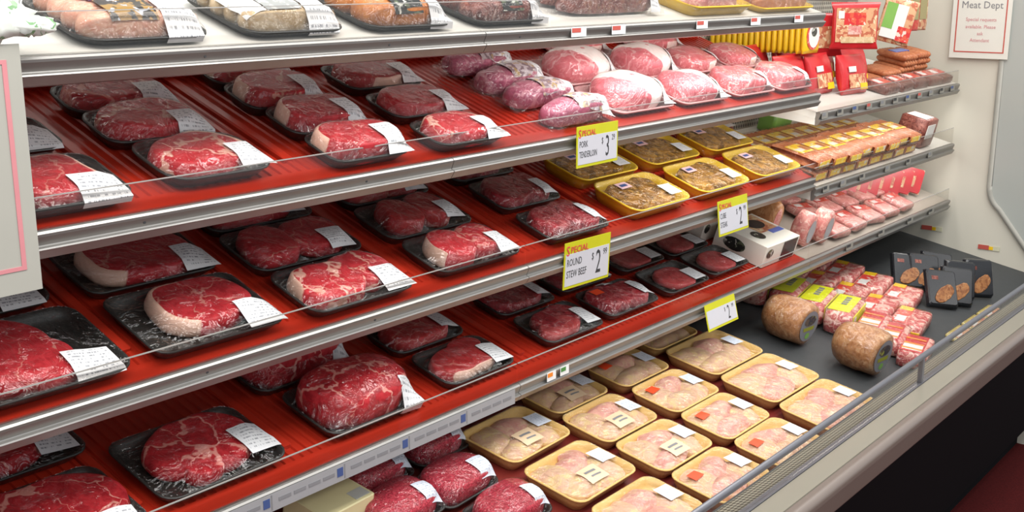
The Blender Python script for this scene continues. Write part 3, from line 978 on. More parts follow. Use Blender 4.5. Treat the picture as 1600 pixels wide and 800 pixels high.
for i, (dd, lb) in enumerate(((0.056, 'strip steak tray at the front next to the pork tenderloin bags'), (0.175, 'large strip steak tray in the middle of the row beside the tenderloins'),
                              (0.305, 'dark red steak tray at the rear of the row beside the tenderloins'))):
    pack(S, 'B', 1.578 + 0.008 * i, dd, 0.188 + 0.006 * i, 0.098 + 0.006 * i,
         [P1((M_RIB, M_LEAN, M_ROUND)[i], h=0.034, rx=0.43, ry=0.45, cx=0.0, pw=2.7, wob=0.05, fat=[('rim', (80, 75, 270)[i], (80, 85, 40)[i], .09)])],
         lb, PS, lab=(0.33, -0.22, 0.062, 0.058))

# ---- pork tenderloin bags
for i, (dd, X, lb) in enumerate(((0.318, 1.925, 'rearmost purple pork tenderloin bag'), (0.232, 1.935, 'third pork tenderloin bag from the front'),
                                 (0.150, 1.935, 'second pork tenderloin bag from the front'), (0.064, 1.95, 'frontmost pork tenderloin bag, above its price card'))):
    pack('tenderloin_bag', 'B', X, dd, 0.235, 0.080, [P1(M_TENDER, 'tenderloin', 0.046, 0.40, 0.40, 0.02, 0, wob=0.10, dome=0.2),
                                                     (M_TENDER, 'tenderloin', -0.22, -0.06, 0.25, 0.36, 0.044, dict(dome=0.3))],
         lb, 'packaged pork', tm=None, lab=(0.36, 0.0, 0.060, 0.066), group='pork tenderloin bags on the second shelf', r=0.02,
         extra=(('printed_panel', 0.06, 0.0, 0.085, 0.062, PRINT_TENDER, 0.0014),), roll=(2, -2, 1, -1)[i])

# ---- pork loins and chops
PK = 'packaged pork'
LOINF = [('half', 20, 0.02)]
for X, dd, w, e, kind, lb in (
        (2.20, 0.105, 0.235, 0.145, 'loin', 'white-fat pork loin roast at the front right of the tenderloin bags'),
        (2.455, 0.095, 0.22, 0.135, 'loin2', 'pork loin roast with mottled fat, second from the tenderloins in the front row'),
        (2.705, 0.092, 0.22, 0.130, 'chop', 'pink pork chop tray, second from the right in the front row'),
        (2.925, 0.085, 0.20, 0.130, 'chop', 'pink pork chop tray at the right end of the second shelf front row'),
        (2.205, 0.255, 0.235, 0.140, 'loin', 'large pork loin with broad white fat behind the tenderloin bags'),
        (2.465, 0.245, 0.22, 0.135, 'loin', 'white-fat pork loin in the middle of the rear pork row'),
        (2.70, 0.235, 0.21, 0.125, 'pink', 'smooth pink boneless pork tray in the rear pork row'),
        (2.925, 0.235, 0.20, 0.130, 'pink', 'smooth pink boneless pork tray at the right end of the rear row'),
        (2.36, 0.365, 0.22, 0.085, 'pink', 'pink pork tray far back under the top shelf, left one'),
        (2.70, 0.358, 0.22, 0.095, 'pink', 'pink pork tray far back under the top shelf, right one')):
    if kind in ('loin', 'loin2'):
        pc = [P1(M_PORK, 'pork_loin', 0.062 if kind == 'loin' else 0.052, 0.44, 0.44, 0, 0, wob=0.06, dome=0.35, fat=[('half', 40, -0.38 if kind == 'loin' else -0.05)])]
        lb_ = (0.37, -0.30, 0.055, 0.052)
    elif kind == 'chop':
        pc = [(M_CHOP, 'pork_chop', -0.16, 0, 0.29, 0.42, 0.040, dict(fat=FATR(60, 80, .1))), (M_CHOP, 'pork_chop', 0.20, 0.02, 0.26, 0.40, 0.036, dict(fat=FATR(90, 70, .1)))]
        lb_ = (0.36, -0.24, 0.055, 0.050)
    else:
        pc = [P1(M_CHOP, 'pork_cutlet', 0.040, 0.42, 0.44, -0.02, 0, wob=0.05, dome=0.25, fat=[('rim', 300, 30, .06)])]
        lb_ = (0.36, -0.10, 0.050, 0.055)
    pack('pork_package', 'B', X, dd, w, e, pc, lb, PK, tm=PINKT, th=0.014, lab=lb_, group='pork trays on the second shelf', r=0.025)

# ---- third shelf (C): steaks
pack(S, 'C', 0.740, 0.100, 0.245, 0.175, [P1(M_LEAN, h=0.032, rx=0.30, ry=0.40, cx=-0.10, fat=FATR(100, 45)), (M_LEAN, 'steak', 0.06, -0.16, 0.20, 0.26, 0.028, {})],
     'large black tray with ragged red steak at the left edge of the third shelf', PS, lab=(0.28, -0.36, 0.072, 0.056))
pack(S, 'C', 0.735, 0.262, 0.235, 0.12, [P1(M_STEW, h=0.028, rx=0.34, ry=0.36, cx=-0.1)], 'steak tray below the notice at the left edge of the third shelf', PS)
pack(S, 'C', 1.018, 0.098, 0.235, 0.160, [P1(M_LEAN, 'steak', 0.032, 0.36, 0.36, 0.06, 0.06, fat=[('rim', 165, 70, .12)], pw=2.7, wob=0.05)],
     'sirloin steak with white fat edge in wide black tray, front of third shelf', PS, lab=(0.35, -0.32, 0.074, 0.054), r=0.024)
pack(S, 'C', 1.020, 0.262, 0.235, 0.140, [P1(M_LEAN, 'steak', 0.032, 0.40, 0.42, 0.02, 0.02, fat=[('rim', 175, 50, .10)], pw=2.8, wob=0.05)],
     'sirloin steak with fat edge at left, behind the front sirloin on the third shelf', PS, lab=(0.36, -0.28, 0.066, 0.056), r=0.024)
pack(S, 'C', 1.303, 0.076, 0.238, 0.132, [(M_RIB, 'steak', -0.17, -0.04, 0.29, 0.40, 0.034, dict(fat=FATR(150, 40))), (M_RIB, 'steak', 0.19, 0.10, 0.27, 0.36, 0.030, dict(fat=FATR(60, 60)))],
     'two overlapping marbled steaks in black tray, front of third shelf', PS, lab=(0.34, -0.26, 0.070, 0.058))
pack(S, 'C', 1.305, 0.214, 0.245, 0.130, [(M_LEAN, 'steak', -0.22, 0, 0.21, 0.40, 0.032, dict(wob=.09)), (M_LEAN, 'steak', 0.20, 0.04, 0.24, 0.40, 0.030, dict(wob=.09))],
     'two round lean steaks in black tray, middle of third shelf', PS, lab=(0.30, -0.22, 0.058, 0.054))
pack(S, 'C', 1.31, 0.330, 0.235, 0.088, [P1(M_LEAN, h=0.028)], 'lean steak tray behind the two round steaks, tucked under the second shelf', PS, lab=(0.28, -0.05, 0.062, 0.056))
pack(S, 'C', 1.612, 0.080, 0.24, 0.122, [(M_LEAN, 'steak', -0.17, -0.02, 0.19, 0.40, 0.038, dict(fat=FATR(170, 45, .06))), (M_LEAN, 'steak', 0.20, 0.04, 0.20, 0.38, 0.034, dict(fat=FATR(150, 40, .06)))],
     'black tray with two small fillets cut short by glare, front, left of the stew meat', PS, lab=(0.35, -0.22, 0.064, 0.054))
pack(S, 'C', 1.612, 0.212, 0.24, 0.125, [(M_ROUND, 'steak', -0.17, 0, 0.17, 0.38, 0.036, dict(wob=.08)), (M_ROUND, 'steak', 0.19, 0.06, 0.19, 0.38, 0.034, dict(wob=.08))],
     'black tray with two thick fillets set apart, middle of third shelf', PS, lab=(0.30, -0.18, 0.056, 0.050))
pack(S, 'C', 1.625, 0.325, 0.235, 0.085, [P1(M_ROUND, h=0.030, rx=0.25, cx=-0.18), P1(M_ROUND, h=0.028, rx=0.2, cx=0.22)], 'tray with two steaks tucked far under the second shelf edge', PS, lab=(0.30, -0.10, 0.064, 0.056))
pack(S, 'C', 1.935, 0.080, 0.215, 0.115, [(M_STEW, 'stew_meat', -0.2, 0.05, 0.24, 0.40, 0.030, dict(wob=.12)), (M_STEW, 'stew_meat', 0.16, -0.06, 0.26, 0.36, 0.034, dict(wob=.12)), (M_STEW, 'stew_meat', 0.12, 0.24, 0.22, 0.22, 0.032, dict(wob=.12))],
     'tray of cut stew meat in front on the third shelf, left of the yellow trays', 'packaged beef', lab=(0.36, -0.10, 0.056, 0.062), r=0.024)
pack(S, 'C', 1.935, 0.218, 0.205, 0.122, [(M_STEW, 'stew_meat', -0.14, 0.0, 0.32, 0.42, 0.032, dict(wob=.1)), (M_STEW, 'stew_meat', 0.22, 0.02, 0.22, 0.38, 0.030, dict(wob=.1))],
     'tray of dark stew meat behind the front stew tray, third shelf', 'packaged beef', lab=(0.34, -0.16, 0.050, 0.056), r=0.024)
pack(S, 'C', 1.93, 0.335, 0.205, 0.085, [P1(M_STEW, 'stew_meat', h=0.030)], 'rear tray of stew meat close under the second shelf', 'packaged beef', lab=(0.3, -0.05, 0.055, 0.05), r=0.024)

# ---- yellow trays of marinated chicken
NM = ('front left yellow tray of marinated chicken', 'front middle yellow tray of marinated chicken', 'front right yellow tray of marinated chicken',
      'yellow tray of marinated chicken right behind the tenderloin price card', 'rear middle yellow tray of marinated chicken', 'rear right yellow tray of marinated chicken')
for i in range(6):
    X = (2.262, 2.560, 2.860)[i % 3]
    dd = (0.096, 0.252)[i // 3]
    pack('marinated_chicken_tray', 'C', X, dd, 0.250, 0.142,
         [(M_MARIN, 'chicken_piece', -0.18, 0.02, 0.24, 0.36, 0.026, dict(wob=.12)), (M_MARIN, 'chicken_piece', 0.12, 0.10, 0.24, 0.30, 0.028, dict(wob=.12)), (M_MARIN, 'chicken_piece', 0.10, -0.16, 0.28, 0.22, 0.025, dict(wob=.12))],
         NM[i] + ', third shelf', 'packaged chicken', tm=YELLOWT, th=0.032, lab=(0.33, -0.16, 0.050, 0.044), r=0.032, group='yellow trays on the third shelf',
         extra=(('small_sticker', -0.16, 0.22, 0.042, 0.026, plain('pink_white_sticker', (0.70, 0.45, 0.45), 0.5), 0.0016), ('sticker_print', -0.165, 0.215, 0.026, 0.010, BLUEINK, 0.0022)))

# ---- lowest shelf (D)
pack(S, 'D', 0.735, 0.095, 0.275, 0.165, [P1(M_CHUCK, 'steak', 0.030, 0.42, 0.42, 0.04, 0.04, pw=3.0)], 'big chuck steak tray at the bottom left corner, front of lowest shelf', PS, lab=(0.32, -0.42, 0.066, 0.05))
pack(S, 'D', 0.76, 0.268, 0.265, 0.125, [P1(M_CHUCK, 'steak', 0.034, 0.36, 0.40, -0.05, 0.0)], 'steak tray behind the corner chuck steak on the lowest shelf', PS, lab=(0.33, -0.15, 0.064, 0.060))
pack(S, 'D', 1.025, 0.120, 0.238, 0.170, [P1(M_CHUCK, 'steak', 0.030, 0.40, 0.38, 0.04, 0.06, wob=0.12), (M_CHUCK, 'steak', -0.10, -0.24, 0.14, 0.16, 0.026, {})],
     'chuck steak with branching fat seams in wide black tray on the lowest shelf', PS, lab=(0.36, -0.16, 0.064, 0.066, 4))
pack('roast_package', 'D', 1.345, 0.108, 0.225, 0.150, [P1(M_CHUCK, 'roast', 0.080, 0.46, 0.45, 0, 0, pw=2.8, wob=0.06, dome=0.25)],
     'large front chuck roast in shiny wrap on the lowest shelf', 'packaged roast', lab=(0.37, -0.50, 0.052, 0.062))
pack('roast_package', 'D', 1.325, 0.268, 0.225, 0.140, [P1(M_CHUCK, 'roast', 0.080, 0.46, 0.45, 0, 0, pw=2.8, wob=0.06, dome=0.22)],
     'chuck roast behind the front roast on the lowest shelf', 'packaged roast', lab=(0.38, -0.30, 0.056, 0.052))
pack(S, 'D', 1.638, 0.100, 0.205, 0.122, [(M_ROUND, 'steak', -0.05, -0.02, 0.38, 0.36, 0.026, dict(fat=FATR(270, 60, .08))), (M_ROUND, 'steak', 0.16, 0.26, 0.22, 0.18, 0.026, dict(fat=FATR(60)))],
     'notched lean steak in black tray beside the roasts, front of lowest shelf', PS, lab=(0.34, -0.16, 0.056, 0.060))
pack(S, 'D', 1.632, 0.232, 0.205, 0.118, [P1(M_ROUND, 'steak', 0.034, 0.42, 0.44, -0.02, 0.0)], 'oval lean steak tray behind the notched steak, lowest shelf', PS, lab=(0.31, -0.10, 0.056, 0.056))
pack(S, 'D', 1.960, 0.105, 0.205, 0.118, [(M_STEW, 'steak', 0.02, 0.08, 0.36, 0.34, 0.026, dict(wob=.1)), (M_CUBE, 'steak', -0.12, -0.16, 0.30, 0.26, 0.026, dict(wob=.1))],
     'folded thin steaks in black tray left of the orange-stickered stew beef', PS, lab=(0.35, -0.14, 0.052, 0.058), r=0.022)
pack(S, 'D', 1.955, 0.236, 0.195, 0.115, [P1(M_STEW, 'steak', 0.028, 0.42, 0.42, -0.02, 0)], 'thin steak tray behind the folded steaks, left of the stew beef card', PS, lab=(0.34, -0.10, 0.050, 0.052), r=0.022)
pack(S, 'D', 2.200, 0.112, 0.210, 0.118, [(M_STEW, 'stew_meat', -0.16, 0.04, 0.28, 0.40, 0.030, dict(wob=.1)), (M_STEW, 'stew_meat', 0.20, -0.02, 0.24, 0.38, 0.030, dict(wob=.1))],
     'stew beef tray with an orange-red sticker below its price card', 'packaged beef', lab=(0.38, -0.06, 0.050, 0.062), r=0.022,
     extra=(('round_sticker', -0.30, 0.18, 0.034, 0.022, STICKER, 0.0018), ('second_label', 0.02, 0.40, 0.034, 0.026, LABEL, 0.0018)))
pack(S, 'D', 2.190, 0.244, 0.205, 0.115, [P1(M_STEW, 'stew_meat', 0.030, 0.43, 0.42, 0, 0, wob=.1)], 'stew beef tray half hidden behind the round stew beef price card', 'packaged beef', lab=(0.34, -0.3, 0.05, 0.04), r=0.022)
for X, dd, lb in ((2.447, 0.112, 'oval cube steak in black tray, front, third from the white boxes'), (2.437, 0.244, 'cube steak tray to the right of the stew beef price card'),
                  (2.668, 0.116, 'cube steak tray nearest the white boxes, front row'), (2.658, 0.240, 'rear cube steak tray left of the white boxes')):
    pack(S, 'D', X, dd, 0.200, 0.118, [P1(M_CUBE, 'cube_steak', 0.018, 0.30, 0.40, 0.04, -0.02, wob=.06)], lb, PS, lab=(0.33, -0.16, 0.050, 0.052), r=0.022, group='cube steak trays on the lowest shelf')

# ---- chicken in the well
CH = 'packaged chicken'


def chicken(X, dd, w, e, lb, red=False, big=False, print_=False, rot=0.0):
    ex = []
    if red:
        ex.append(('red_sticker', -0.30, 0.20, 0.030, 0.024, STICKER, 0.0018))
    if print_:
        ex.append(('clear_label', -0.02, -0.20, 0.060, 0.044, plain('cream_label', (0.74, 0.55, 0.36), 0.4), 0.0014))
        ex.append(('label_print', -0.03, -0.16, 0.036, 0.006, GREYINK, 0.0020))
        ex.append(('label_print', -0.01, -0.25, 0.032, 0.004, GREYINK, 0.0020))
    j = SEED[0] % 7
    pc = [(M_CHICK, 'chicken_piece', -0.23, 0.12, 0.22, 0.32, 0.030, dict(wob=.14, dome=.45)), (M_CHICKP, 'chicken_piece', 0.08, 0.20, 0.27, 0.22, 0.034, dict(wob=.14, dome=.5, rot=(j - 3) * 5)),
          (M_CHICKP if j % 2 else M_CHICK, 'chicken_piece', -0.08, -0.19, 0.30, 0.22, 0.033, dict(wob=.14, dome=.5, rot=(3 - j) * 5)), (M_CHICK, 'chicken_piece', 0.27, -0.10, 0.17, 0.32, 0.029, dict(wob=.14, dome=.45))]
    pack('chicken_tray', 'W', X, dd, w, e, pc, lb, CH, tm=CREAMT, th=0.030, rot=rot, lab=(0.35, 0.02, 0.050, 0.044), lmat=LABEL2, extra=ex, r=0.026, group='cream chicken trays in the well')


chicken(1.768, 0.066, 0.212, 0.150, 'cream chicken tray nearest the ground beef, first in the left column', print_=True, rot=2)
chicken(1.760, -0.106, 0.212, 0.150, 'cream chicken tray standing alone in the left column, with strong glare', print_=True, rot=1)
chicken(1.755, -0.272, 0.212, 0.145, 'frontmost cream chicken tray of the left column, cut by the bottom of the picture')
chicken(2.008, 0.124, 0.205, 0.130, 'rear cream chicken tray of the second column, under the lowest shelf edge', print_=True)
chicken(1.998, -0.014, 0.208, 0.136, 'cream chicken tray with printed label, second of the second column', print_=True)
chicken(1.998, -0.156, 0.208, 0.136, 'cream chicken tray with printed label, third of the second column', print_=True)
chicken(1.992, -0.298, 0.208, 0.136, 'cream chicken tray with red sticker behind the front rail, second column', red=True)
chicken(2.250, 0.108, 0.205, 0.130, 'rear cream chicken tray with red sticker, third column', red=True)
chicken(2.245, -0.032, 0.208, 0.136, 'cream chicken tray with red sticker, second of the third column', red=True)
chicken(2.236, -0.172, 0.208, 0.136, 'cream chicken tray with red sticker, third of the third column', red=True)
chicken(2.230, -0.312, 0.208, 0.136, 'cream chicken tray with red sticker, front of the third column by the rail', red=True)
chicken(2.530, 0.024, 0.262, 0.158, 'large cream chicken tray below the dim price card, rear of the right column')
chicken(2.522, -0.140, 0.262, 0.158, 'large cream chicken tray in the middle of the right column')
chicken(2.512, -0.302, 0.262, 0.154, 'large cream chicken tray at the front of the right column by the rail')
chicken(2.50, 0.172, 0.215, 0.120, 'cream chicken tray in the shade behind the dim price card')

# ---- ground beef in the well
for X, dd, rot, lb in ((1.425, 0.150, 4, 'ground beef pack right of the pale yellow box'), (1.535, 0.030, 3, 'plump ground beef pack in the middle of the group'),
                       (1.598, 0.158, 2, 'small ground beef pack half under the lowest shelf, beside the chicken'), (1.385, 0.032, 4, 'ground beef pack in front of the pale yellow box'),
                       (1.545, -0.095, 2, 'ground beef pack at the bottom edge of the picture, nearest the chicken')):
    pack('ground_beef_pack', 'W', X, dd, 0.155 if dd > 0.155 else 0.165, 0.112, [P1(M_GROUND, 'ground_beef', 0.052, 0.45, 0.44, 0, 0, pw=3.2, wob=0.03, dome=0.18)],
         lb, 'packaged beef', th=0.018, lab=(0.27, -0.22, 0.046, 0.046), lmat=LABEL2, rot=rot, group='ground beef packs in the well', r=0.024)
r = thing('butter_box', frame('W', 1.272, 0.098, 0.001, 3), 'plain pale yellow carton in front of the printed price strip', 'carton')
slab('carton', 0.125, 0.105, 0.062, BUTTER, r, r=0.006, bulge=0.003, smooth=False)
patch('print', 0.02, 0.055, -0.045, -0.02, 0.0624, plain('pale_print', (0.55, 0.55, 0.50), 0.5), r)

# ================================================================== top shelf: sausages
def links(mt, n=4, h=0.036, nm='sausage'):
    out = []
    for i in range(n):
        cy = -0.40 + 0.80 * (i + 0.5) / n
        out.append((mt, nm, 0.0, cy, 0.455, 0.80 / n * 0.56, h * (0.94 + 0.06 * (i % 2)), dict(pw=3.4, wob=0.02, dome=0.25)))
    return out


SG = 'packaged sausage'
pack('sausage_tray', 'A', 0.922, 0.093, 0.205, 0.172, links(M_SAUS_PINK, 4, 0.040), 'large tray of pale pink sausage with a purple maple sugar label', SG,
     lab=(0.26, -0.36, 0.058, 0.076), r=0.034, th=0.013,
     extra=(('picture_label', -0.09, -0.27, 0.072, 0.050, PRINT_SAUS, 0.0014), ('purple_band', -0.10, -0.07, 0.076, 0.018, PURPLE, 0.0016), ('red_band', -0.10, 0.07, 0.076, 0.032, PRINT_RED, 0.0016)))
_t = text('MAPLE SUGAR', 0.0105, SIGNWHITE, bpy.data.objects['sausage_tray'], -0.054, -0.0160, 0.0525, 'maple_lettering', 0.9)
pack('sausage_tray', 'A', 0.690, 0.190, 0.205, 0.150, links(M_SAUS_DARK, 3, 0.040), 'brown sausage tray far left behind the maple sugar tray', SG, r=0.034, th=0.013, lab=None)
pack('sausage_tray', 'A', 1.180, 0.092, 0.200, 0.170, links(M_SAUS_PALE, 4, 0.040), 'tray of pale cream sausages with a grey printed label', SG,
     lab=(0.24, -0.38, 0.062, 0.080), r=0.034, th=0.013,
     extra=(('grey_label', -0.10, -0.16, 0.066, 0.072, PRINT_GREY, 0.0014), ('white_strip', -0.36, -0.05, 0.034, 0.110, PAPER, 0.0014)))
pack('sausage_tray', 'A', 1.428, 0.088, 0.205, 0.160, links(M_SAUS_SMOKE, 2, 0.046), 'tray of thick orange smoked sausages with black and red label', SG,
     lab=(0.33, -0.30, 0.056, 0.085), r=0.034, th=0.013,
     extra=(('black_label', -0.04, -0.26, 0.066, 0.056, PRINT_DARK, 0.0014), ('red_band', -0.06, 0.16, 0.070, 0.034, PRINT_RED, 0.0016)))
pack('sausage_tray', 'A', 1.395, 0.250, 0.190, 0.120, links(M_SAUS_DARK, 3, 0.040), 'dark sausage tray behind the orange smoked sausages', SG, r=0.03, lab=None)
pack('sausage_tray', 'A', 1.695, 0.084, 0.215, 0.150, links(M_SAUS_DARK, 2, 0.044), 'tray of dark sausages with olive label, next to the guard joint', SG,
     lab=(0.36, -0.30, 0.052, 0.080), r=0.034, th=0.013, extra=(('olive_label', 0.0, -0.25, 0.060, 0.056, PRINT_DARK, 0.0014),))
pack('sausage_tray', 'A', 2.075, 0.112, 0.400, 0.160, links(M_SAUS_DARK, 3, 0.050, 'smoked_meat'), 'wide bundle of dark smoked links on the top shelf', SG, tm=None,
     lab=(0.36, -0.36, 0.040, 0.040), r=0.03)
pack('sausage_tray', 'A', 2.480, 0.088, 0.290, 0.160, [P1(M_LUNCH, 'sliced_meat', 0.034, 0.44, 0.42, 0, 0)], 'yellow tray of pink sliced meat near the right end of the top shelf', SG, tm=YELLOWT, th=0.026, r=0.03, lab=None)
pack('sausage_tray', 'A', 2.825, 0.083, 0.320, 0.150, links(M_SAUS_SMOKE, 3, 0.042), 'clear pack of orange sausages at the right end of the top shelf', SG, tm=YELLOWT, th=0.016, r=0.03, lab=None)

# crumpled printed bag hanging over the top guard at the left
r = thing('plastic_bag', Matrix.Translation((0.640, YF - 0.018, 1.606)), 'crumpled white plastic bag with green print above the notice', 'plastic bag')
g = np.random.default_rng(3)
bv, bf = [], []
nu_, nv_ = 22, 12
for i in range(nu_):
    a = 2 * math.pi * i / nu_
    for j in range(nv_):
        b = math.pi * (j + 0.5) / nv_
        q = 1 + 0.12 * math.sin(5 * a + 2 * b) + 0.08 * math.sin(9 * b - 3 * a) + 0.05 * g.uniform(-1, 1)
        bv.append((0.098 * q * math.sin(b) * math.cos(a), 0.014 * q * math.sin(b) * math.sin(a), 0.034 * q * math.cos(b)))
for i in range(nu_):
    for j in range(nv_ - 1):
        bf.append((i * nv_ + j, i * nv_ + j + 1, ((i + 1) % nu_) * nv_ + j + 1, ((i + 1) % nu_) * nv_ + j))
bf += [tuple(i * nv_ for i in range(nu_)), tuple(i * nv_ + nv_ - 1 for i in range(nu_ - 1, -1, -1))]
mesh('bag', bv, bf, PRINT_BAG, r, True)
kn = [(x * 0.35 + 0.098, y * 0.9, z * 0.34 - 0.012) for x, y, z in bv]
mesh('bag_knot', kn, bf, PRINT_BAG, r, True)


# ================================================================== flat, standing and hanging packs
def wrap_over(w, e, h, root, r=0.01):
    v, f = rings([(w - .004, e - .004, r, -0.0005), (w + .003, e + .003, r, h * .5), (w - .004, e - .004, r, h + .0016), (w * .5, e * .5, r, h + .0022)])
    return mesh('plastic_wrap', v, f, FILM, root, True)


def proto_bacon(name, w, e, h, body, band, seal, label, cat, group, M, band_y=(0.05, 0.42), text_mat=WHITEPACK):
    r = thing(name, M, label, cat, group)
    slab('contents', w, e, h, body, r, r=0.012, bulge=0.006)
    t = h + 0.0012
    o = patch('wrapper_band', -w * .44, w * .44, e * band_y[0], e * band_y[1], t, band, r)
    patch('brand_mark', -w * .36, -w * .06, e * (band_y[0] + .06), e * (band_y[1] - .06), t + .0006, text_mat, o)
    if seal:
        MB().box(-w * .5 - .004, -w * .5 + .006, -e * .46, e * .46, h * .35, h * .55).build('seal_edge', seal, r)
        MB().box(w * .5 - .006, w * .5 + .004, -e * .46, e * .46, h * .35, h * .55).build('seal_edge', seal, r)
    wrap_over(w, e, h + .001, r)
    return r


# ---- hot dog packs on the middle shelf of the end section
def hotdog(M, label, group):
    r = thing('hot_dog_pack', M, label, 'hot dogs', group)
    w, e, h = 0.096, 0.150, 0.034
    pts, fs = [], []
    nx, ny = 25, 5
    for s_ in (0, 1):
        for i in range(nx):
            for j in range(ny):
                x, y = -w / 2 + w * i / (nx - 1), -e / 2 + e * j / (ny - 1)
                ee = 0.8 if j in (0, ny - 1) else 1.0
                rip = 0.30 * abs(math.sin(math.pi * i / (nx - 1) * 4))
                z = h / 2 + (1 if s_ else -1) * h / 2 * (0.70 + rip) * ee
                pts.append((x, y, z))
    q = nx * ny
    for s_ in (0, 1):
        for i in range(nx - 1):
            for j in range(ny - 1):
                a = s_ * q + i * ny + j
                f4 = (a, a + ny, a + ny + 1, a + 1)
                fs.append(f4 if s_ else f4[::-1])
    for i in range(nx - 1):
        for j in (0, ny - 1):
            a, b = i * ny + j, (i + 1) * ny + j
            fs.append((a, b, q + b, q + a))
    for i in (0, nx - 1):
        for j in range(ny - 1):
            a = i * ny + j
            fs.append((a, a + 1, q + a + 1, q + a))
    mesh('frankfurters', pts, fs, M_FRANK, r, True)
    b = MB().box(-w * .42, w * .46, -e * .12, e * .26, h * 1.005, h * 1.02)
    b.box(-w * .36, w * .36, -e * .502 - .001, -e * .50, h * 0.25, h * 0.75)
    o = b.build('printed_band', PRINT_HOTDOG, r)
    MB().box(-w * .3, w * .1, -e * .04, e * .08, h * 1.02, h * 1.035).build('brand_mark', WHITEPACK, o)
    MB().box(w * .14, w * .40, -e * .06, e * .16, h * 1.02, h * 1.035).build('brown_mark', M_FRANK, o)
    wrap_over(w, e, h + .001, r)
    return r


ORD = ('first', 'second', 'third', 'fourth', 'fifth', 'sixth', 'seventh', 'eighth', 'ninth', 'tenth', 'eleventh', 'twelfth', 'thirteenth', 'fourteenth', 'fifteenth', 'sixteenth')
hp = None
for layer in (0, 1):
    for row, dd in enumerate((0.096, 0.252)):
        for c in range(8):
            if layer == 0 and row == 1:
                continue
            M = frame('R2', 3.105 + 0.1005 * c, dd - 0.006 * (c % 3) * layer, 0.001 + 0.037 * layer, 1.5 * math.sin(c * 2.3 + layer))
            lb = ('yellow-banded hot dog pack in the top layer, front row' if row == 0 else 'yellow-banded hot dog pack in the top layer, rear row') if layer else 'hot dog pack in the bottom layer behind the clear guard'
            lb = ORD[c] + ' from left, ' + lb
            gp = 'hot dogs ' + ('bottom layer' if not layer else ('top front row' if row == 0 else 'top rear row'))
            if layer and row == 1:
                M = frame('R2', 3.105 + 0.1005 * c, dd, 0.001, 0)
                lb = ORD[c] + ' from left, yellow-banded hot dog pack in the rear row behind the stacked packs'
            hp = hotdog(M, lb, gp) if hp is None else copy_tree(hp, M, lb, gp)
# dark pack standing at the end of the row
r = thing('sausage_pack', frame('R2', 3.975, 0.075, 0.002, 0, 0), 'tall dark brown and white pack standing right of the hot dogs', 'packaged sausage')
slab('pack_body', 0.115, 0.10, 0.098, M_SAUS_DARK, r, r=0.012, bulge=0.008)
MB().box(-0.050, 0.02, -0.0525, -0.0505, 0.035, 0.082).build('front_label', WHITEPACK, r)
patch('top_label', -0.045, 0.03, -0.035, 0.035, 0.0995, WHITEPACK, r)
# brown rolls and paper behind the right yellow trays
r = thing('sausage_pack', frame('R2', 3.10, 0.375, 0.002, 4), 'brown sausage pack with white paper corner behind the rear yellow tray', 'packaged sausage')
slab('pack_body', 0.125, 0.075, 0.055, M_SAUS_DARK, r, r=0.02, bulge=0.012)
patch('paper_corner', 0.0, 0.058, -0.034, 0.034, 0.0562, PAPER, r)
r = thing('printed_pack', frame('R2', 3.50, 0.375, 0.002, 4), 'blue and green printed pack at the back of the hot dog shelf', 'packaged meat')
slab('pack_body', 0.16, 0.06, 0.075, GREENPACK, r, r=0.01, bulge=0.006)
patch('blue_mark', -0.05, 0.03, -0.022, 0.022, 0.0765, BLUEPACK, r)


# ---- upper shelf of the end section
def pouch(M, label, group, w=0.165, h=0.120, t=0.036):
    r = thing('red_pouch', M, label, 'pouch', group)
    v, f = rings([(w, .004, .001, 0), (w * .96, t * .8, .012, h * .18), (w * .95, t, .013, h * .45), (w * .96, t * .75, .012, h * .78), (w, .005, .002, h * .94), (w * 1.01, .003, .001, h)], 4)
    mesh('pouch_body', v, f, REDPACK, r, True)
    MB().box(-w * .32, w * .32, -t * .56, -t * .50, h * .14, h * .48).build('meal_picture', PRINT_FOOD, r)
    MB().box(-w * .30, -w * .02, -t * .58, -t * .52, h * .54, h * .68).build('white_mark', WHITEPACK, r)
    MB().box(w * .08, w * .36, -t * .58, -t * .52, h * .08, h * .24).build('yellow_mark', YELPACK, r)
    return r


pp = None
for i, (X, dd, rot) in enumerate(((3.14, 0.25, 4), (3.31, 0.225, -3), (3.48, 0.195, 3), (3.60, 0.145, -6), (3.125, 0.13, -2), (3.29, 0.115, 2), (3.44, 0.075, -3))):
    M = frame('R1', X, dd, 0.001, rot, -24)
    if i < 4:
        lb, gp = ORD[i] + ' red meal pouch from the left, back row of the upper end shelf', 'red pouches back row'
    else:
        lb, gp = ORD[i - 4] + ' red meal pouch from the left, right behind the upper end shelf guard', 'red pouches front row'
    pp = pouch(M, lb, gp) if pp is None else copy_tree(pp, M, lb, gp)


